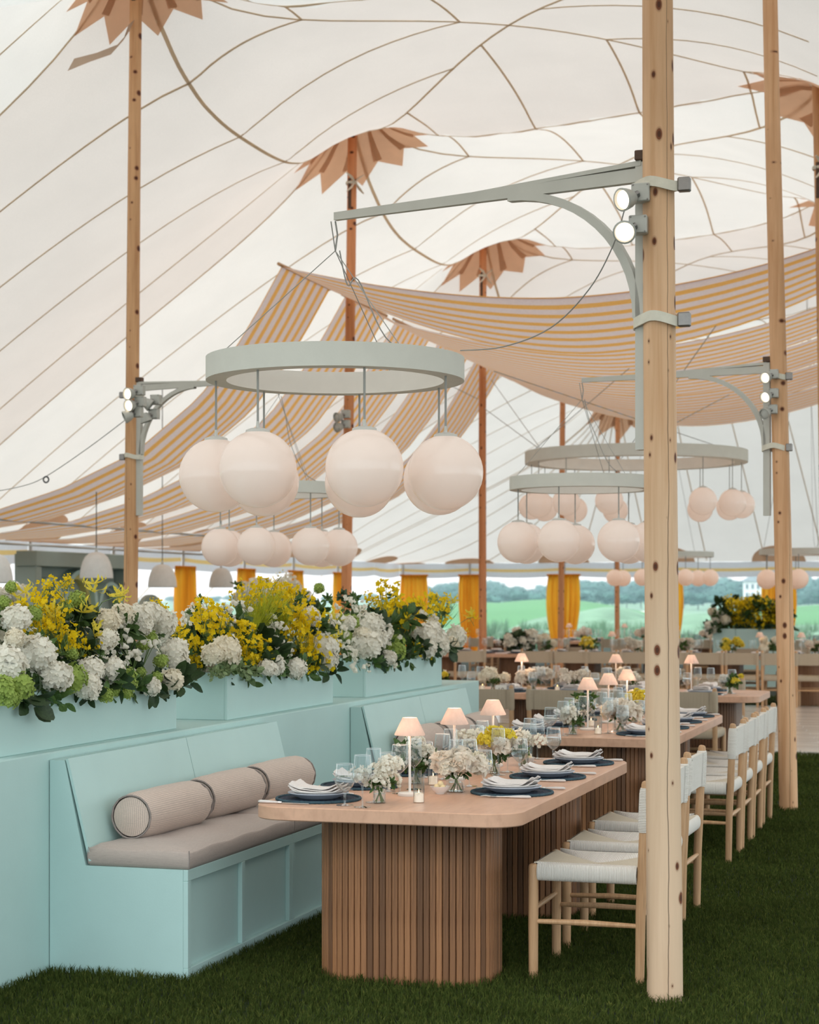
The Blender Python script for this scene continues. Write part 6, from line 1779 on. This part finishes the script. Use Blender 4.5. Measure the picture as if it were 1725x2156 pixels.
for i, x in enumerate((-2.3, -3.6, -4.9, -6.1, -7.3, -8.5)):
    vase_flowers(x, 35.7, 'tiny posy on the last row of tables, ' + ORD[i] + ' from the picture edge', blossoms(rr, PE, 5, .16, .08, .2, .09), seed=70 + i)
# tall far planter with yellow flowers
tp = thing('tall_planter', 'tall pale planter beyond the far tables topped with yellow flowers', 'planter', (-3.78, 33.0, 0))
for k in range(3): b = MB(); b.box(-.60 + .4 * k, -.3, 0, -.205 + .4 * k, .3, 1.03, .006); b.build('panel_box', M['teal_pale'], tp, angle=20)
fa = thing('flower_arrangement', 'yellow and white flowers on the tall far planter', 'flowers', (-3.78, 33.0, 1.03)); rr = random.Random(77)
for k in range(120):
    a = rr.uniform(-.68, .66); zz = rr.uniform(-.02, .54) * (1 - .35 * abs(a)); yy = rr.uniform(-.32, .3)
    left = a < -.25 and zz < .33
    ml = rr.choice([HY, HC, LD, LV]) if left else rr.choice([OR, OR, OR, OR, LD, LV])
    put_part(ml, fa, (-3.78 + a, 33.0 + yy, 1.03 + zz), rr.uniform(.07, .11) if ml in (HY, HC) else rr.uniform(.10, .17))
# ================================================================== GROUND, FLOOR, OUTSIDE
def ground_mesh():
    b = MB(); xs = np.linspace(-60, 30, 46); ys = np.linspace(-10, 80, 46)
    Pg = np.zeros((46, 46, 3)); Pg[..., 0] = xs[:, None]; Pg[..., 1] = ys[None, :]
    Pg[..., 2] = -.004
    b.grid(Pg); return b
gd = structure(ground_mesh().build('floor', M['turf_under'], angle=80), 'dark turf under the tent')
# mown grass: real blades over the part of the lawn that can be seen
rng = np.random.default_rng(3)
def blades(n, x0, x1, y0, y1, hmin, hmax, w):
    x = rng.uniform(x0, x1, n); y = rng.uniform(y0, y1, n)
    a = rng.uniform(0, 2 * pi, n); h = rng.uniform(hmin, hmax, n); ln = rng.uniform(.2, .9, n) * h; la = rng.uniform(0, 2 * pi, n)
    tuft = .5 + .5 * np.sin(x * 23 + np.sin(y * 17) * 2) * np.sin(y * 29 + np.sin(x * 13) * 2); h = h * (.75 + .5 * tuft)
    dx, dy = np.cos(a) * w / 2, np.sin(a) * w / 2; z0 = np.full(n, -.006)
    mx_, my_ = x + np.cos(la) * ln * .3, y + np.sin(la) * ln * .3
    v = np.stack([np.stack([x - dx, y - dy, z0], 1), np.stack([x + dx, y + dy, z0], 1),
                  np.stack([mx_ + dx * .7, my_ + dy * .7, h * .6], 1), np.stack([mx_ - dx * .7, my_ - dy * .7, h * .6], 1),
                  np.stack([x + np.cos(la) * ln, y + np.sin(la) * ln, h], 1)], 1)
    return v
def blade_object(V, name, label):
    n = V.shape[0]; me = bpy.data.meshes.new(name)
    base = (np.arange(n) * 5)[:, None]
    loops = (base + np.array([[0, 1, 2, 3, 3, 2, 4]])).ravel().astype(np.int32)
    me.vertices.add(n * 5); me.vertices.foreach_set('co', V.reshape(-1, 3).astype(np.float32).ravel())
    me.loops.add(len(loops)); me.loops.foreach_set('vertex_index', loops)
    ls = (np.arange(n) * 7)[:, None] + np.array([[0, 4]]); me.polygons.add(n * 2)
    me.polygons.foreach_set('loop_start', ls.ravel().astype(np.int32))
    me.update(calc_edges=True); me.validate()
    me.materials.append(M['blade'])
    o = link(name, me); tag(o, label, 'grass', None, 'stuff'); return o
parts = [blades(165000, -4.0, -.2, 5.8, 9.8, .016, .040, .0042), blades(80000, -3.2, .1, 9.8, 14.0, .016, .040, .006), blades(45000, -2.9, .1, 14.0, 18.95, .018, .042, .008)]
Vb = np.concatenate(parts)
keep = ~((Vb[:, 0, 0] < WX) & (Vb[:, 0, 1] < 14.2)) & ~((Vb[:, 0, 0] < -3.107) & (Vb[:, 0, 0] > WX) & (Vb[:, 0, 1] > 7.06) & (Vb[:, 0, 1] < 13.48))
blade_object(Vb[keep], 'grass', 'dark green mown lawn around the tables and chairs')
blade_object(blades(16000, -8.5, -1.0, 26.9, 30, .02, .045, .012), 'grass', 'strip of dark lawn under the far row of tables')

# washed-wood dance floor
df = thing('dance_floor', 'pale glossy plank dance floor between the lawn and the far tables', 'dance floor', (0, 18.95, 0))
sub = MB(); sub.box(-8.6, 0, -.01, 1.0, 7.9, .020); sub.build('subfloor', M['floor_plank'], df, angle=20)
pl_len = 2.4; rowh = .19
k = 0
for j in range(41):
    y = j * (rowh + .0025); off = (j * .83) % pl_len
    x = -8.6 - off
    while x < 1.0:
        a, c = max(x, -8.6), min(x + pl_len - .003, 1.0)
        if c - a > .05:
            b = MB(); b.box(0, 0, 0, c - a, rowh, .024 + R.uniform(0, .0015), .0015)
            o = b.build('plank', M['floor_plank'], df, angle=20); o.location = (a, y, .012); k += 1
        x += pl_len
# grey back bar with arches, by the side wall
bb = thing('back_bar', 'grey-green back bar with arched niches behind the nearest flowers', 'bar', (-12.9, 23.4, 0))
b = MB(); b.box(-.06, 0, 0, 0, 3.2, 2.20, .01); b.build('back_panel', M['teal_grey'], bb, angle=20)
b = MB(); b.box(0, -.06, 2.02, .32, 3.26, 2.24, .01); b.build('cornice', M['teal_grey'], bb, angle=20)
for y in (-.04, 3.06): b = MB(); b.box(0, y, 0, .30, y + .18, 2.02, .01); b.build('side_pilaster', M['teal_grey'], bb, angle=20)
b = MB(); b.box(0, .14, 0, .45, 3.06, 1.02, .01); b.build('counter', M['teal_pale'], bb, angle=20)
def arch(y, w, z0, z1, x0, x1, m, nm, parent):
    """raised arch band"""
    b = MB(); n = 16; r = w / 2; vs = []; fs = []
    prof = [(-r, z0)] + [(r * cos(pi - pi * i / n), z1 - r + r * sin(pi * i / n)) for i in range(n + 1)] + [(r, z0)]
    for (yy, zz) in prof:
        s = .84
        for x in (x0, x1):
            vs += [(x, y + yy, zz), (x, y + yy * s, z0 + (zz - z0) * (.93 if zz > z0 else 1))]
    for i in range(len(prof) - 1):
        o = 4 * i; fs += [(o, o + 1, o + 5, o + 4), (o + 2, o + 6, o + 7, o + 3), (o, o + 4, o + 6, o + 2), (o + 1, o + 3, o + 7, o + 5)]
    b.add(vs, fs); return b.build(nm, m, parent, angle=40)
for i, (y, w) in enumerate(((.62, .85), (1.6, 1.1), (2.6, .85))):
    a = arch(y, w, 1.02, 1.02 + (.85, .98, .8)[i], 0, .18, M['teal_pale'], 'arch', bb)
    arch(y, w * .84, 1.02, 1.02 + (.78, .9, .73)[i], .0, .10, M['niche_light'] if i == 1 else M['teal_grey'], 'arch_lining', a)
sc2 = thing('arched_screen', 'low grey arched screen between the mast and the orange curtain', 'screen', tuple(at_d(316, 1258, 30.5).xy) + (0,))
b = MB(); n = 14; poly = [(-.55, 0), (.55, 0)] + [(.55 * cos(pi * i / n), 1.08 + .55 * sin(pi * i / n)) for i in range(n + 1)]
vs = [(x, p[0], p[1]) for x in (-.04, .04) for p in poly]; q = len(poly)
b.add(vs, [tuple(range(q))[::-1], tuple(range(q, 2 * q))] + [(i, (i + 1) % q, (i + 1) % q + q, i + q) for i in range(q)]); b.build('panel', M['teal_grey'], sc2, angle=40)
b = MB(); b.box(-.2, -.7, 0, .2, .7, .05, .01); b.build('foot', M['teal_grey'], sc2, angle=20)

# ---- meadow, fairway, dunes, far trees
def terrain(name, x0, x1, y0, y1, n, f, m, label):
    b = MB(); xs = np.linspace(x0, x1, n); ys = np.linspace(y0, y1, n); P_ = np.zeros((n, n, 3))
    for i, x in enumerate(xs):
        for j, y in enumerate(ys): P_[i, j] = (x, y, f(x, y))
    b.grid(P_); o = b.build(name, m, angle=80); structure(o, label); return o
def hum(x, y, s): return .5 * sin(x / s + .6 * sin(y / s * .7)) + .5 * sin(y / s * 1.3 + 1.7 + .5 * sin(x / s))
terrain('ground', -420, 160, 43.6, 760, 90, lambda x, y: -.06 + .20 * max(0, min(1, (y - 60) / 60)) * hum(x, y, 14), M['dune'], 'dune meadow beyond the tent')
def mound(px, y, w, h, dpt, m, name, label):
    c = at_y(px, 1258, y); b = MB(); n = 26; P_ = np.zeros((n, n, 3))
    for i in range(n):
        for j in range(n):
            u, v = i / (n - 1) * 2 - 1, j / (n - 1) * 2 - 1; r2 = u * u + v * v
            P_[i, j] = (c.x + u * w, c.y + v * dpt, -.5 + (h + .5) * max(0, 1 - r2) ** 1.2 * (1 + .12 * sin(u * 5 + v * 3)))
    b.grid(P_); o = b.build(name, m, angle=80); structure(o, label); return o
mound(1090, 120, 14, 1.35, 22, M['fairway'], 'hill', 'bright green fairway slope seen past the curtains')
mound(960, 150, 12, 1.1, 22, M['fairway'], 'hill', 'green slope behind the narrow curtain')
mound(1255, 105, 5.5, .95, 9, M['dune'], 'hill', 'grassy dune before the sand bunker')
mound(1440, 95, 9, .7, 10, M['dune'], 'hill', 'grassy dune behind the thick mast')
mound(1340, 150, 4.2, .42, 4, M['sand'], 'sand_bunker', 'pale sand bunker in the dunes')
mound(1700, 130, 10, 1.0, 14, M['fairway'], 'hill', 'green slope at the picture edge')
mound(1180, 320, 24, 1.7, 10, M['dune'], 'hill', 'long low ridge before the tree line')
tb = MB(); rr = random.Random(4)
for k in range(90):
    px = rr.uniform(1020, 1720); y = rr.uniform(52, 95); c = at_y(px, 1258, y); sx = rr.uniform(.5, 1.2); sz = rr.uniform(.4, .75)
    for q in range(40):
        a = rr.random() * 6.28; r_ = rr.random() * .5; d = Vector((cos(a) * r_ * sx, sin(a) * r_ * sx, 0)); e = d * 1.8 + Vector((0, 0, rr.uniform(.5, 1.1) * sz)); s_ = Vector((-sin(a), cos(a), 0)) * .035
        o_ = Vector((c.x, c.y, -.08)); tb.add([o_ + d - s_, o_ + d + s_, o_ + e], [(0, 1, 2)])
tag(tb.build('dune_grass', M['dune'], smooth=False), 'tufts of dune grass in the meadow beyond the tent', 'grass', None, 'stuff')
def crown_mesh(seed):
    rr = random.Random(seed); b = MB()
    bl = [(Vector((rr.uniform(-.6, .6), rr.uniform(-.5, .5), rr.uniform(-.25, .45))), rr.uniform(.30, .5)) for _ in range(11)]
    for c, r in bl:
        for d in fib(60, -.8):
            p = c + d * r * rr.uniform(.85, 1.1); s, t, _ = frame_of(d + Vector((rr.uniform(-.6, .6), rr.uniform(-.6, .6), rr.uniform(-.6, .6)))); k = .11
            b.add([p - s * k, p + t * k * .8, p + s * k, p - t * k * .8], [(0, 1, 2, 3)])
        b.lathe([(r * .8 * sin(radians(a)), r * .8 * cos(radians(a))) for a in (0, 40, 90, 140, 180)], 8, tuple(c), cap0=False, cap1=False)
    return b.mesh('crown', M['tree_leaf'], smooth=False)
CR = [crown_mesh(s) for s in (1, 2, 3)]
trunk_me = MB().tube([(0, 0, -.4), (.02, 0, .4), (.05, 0, 1.0)], [.05, .04, .025], 7).mesh('trunk', M['bark'])
def tree(px, y, h, w, i, label, grp):
    c = at_y(px, 1258, y); root = bpy.data.objects.new('far_tree', None); COL.objects.link(root); root.location = (c.x, c.y, -.3); TREES.setdefault(label, []).append(root)
    t = link('trunk', trunk_me, root, loc=(0, 0, h * .2)); t.scale = (h * .6, h * .6, h * .55)
    k = link('crown', CR[i % 3], root, loc=(0, 0, h * .58), rot=(0, 0, R.random() * 6)); k.scale = (w / 2, w / 2, h * .5)
TREES = {}
n = 0
for px in np.arange(880, 1760, 24):
    top = 1232 - 14 * (hum(px * .9, 3, 34)) - (10 if 1330 < px < 1420 else 0) + (6 if 1060 < px < 1130 else 0) - (8 if px > 1440 else 0)
    y = (330, 372, 414, 456)[n % 4] + R.uniform(0, 6); D = y / ray(px)[1]; h = (HZ - top) / FPX * D + 1.9
    tree(px, y, h, h * R.uniform(1.2, 1.7), n, 'blue-green tree of the far tree line', ''); n += 1
for px in np.arange(870, 1760, 30):
    y = (250, 270, 290)[n % 3] + R.uniform(0, 4); D = y / ray(px)[1]; h = R.uniform(14, 26) / FPX * D + 1.4
    tree(px, y, h, h * R.uniform(1.7, 2.4), n, 'low bushy tree before the tree line', ''); n += 1
for px in np.arange(235, 860, 42):
    y = (420, 470, 520)[n % 3]; D = y / ray(px)[1]; h = R.uniform(2, 12) / FPX * D + 1.5
    tree(px, y, h, h * 2.6, n, 'low hazy tree between the side curtains', ''); n += 1
for w, l in TREES.items(): tag_by_marks(l, w, 'tree', w.replace('tree', 'trees', 1))
# white house among the trees
hc = at_y(1594, 1258, 240); hr = thing('house', 'white three-storey house among the trees beside the far planter', 'house', (hc.x, hc.y, 0), 0)
b = MB(); b.box(-1.6, -1.2, -.5, 1.3, 1.2, 3.6, .02); b.build('wall', M['far_wall'], hr, angle=20)
b = MB(); b.prism([(-1.8, -1.4), (1.5, -1.4), (1.5, 1.4), (-1.8, 1.4)], 3.6, 3.7); b.add([(-1.8, -1.4, 3.7), (1.5, -1.4, 3.7), (1.5, 1.4, 3.7), (-1.8, 1.4, 3.7), (-.15, -1.2, 4.7), (-.15, 1.2, 4.7)], [(0, 1, 4), (2, 3, 5), (1, 2, 5, 4), (3, 0, 4, 5)]); b.build('roof', M['far_roof'], hr, angle=20)
for zz in (.3, 1.5, 2.6):
    for xx in (-1.3, -.6, .1, .75):
        b = MB(); b.box(xx, -1.26, zz, xx + .42, -1.2, zz + .75); w = b.build('window', M['far_wall'], hr, angle=20)
        b = MB(); b.box(xx + .05, -1.28, zz + .06, xx + .37, -1.262, zz + .69); b.build('pane', M['far_pane'], w, angle=20)

# damp sea air over the meadow
hz = MB(); hz.box(-460, 62, -1.5, 170, 780, 16)
m, nt, out = new_mat('sea_haze'); vs_ = node(nt, 'ShaderNodeVolumeScatter'); vs_.inputs['Color'].default_value = (.62, .92, 1, 1); vs_.inputs['Density'].default_value = .0014
nt.links.new(vs_.outputs[0], out.inputs['Volume'])
tag(hz.build('haze', m, smooth=False), 'pale sea haze lying over the meadow and trees', 'haze', None, 'stuff')
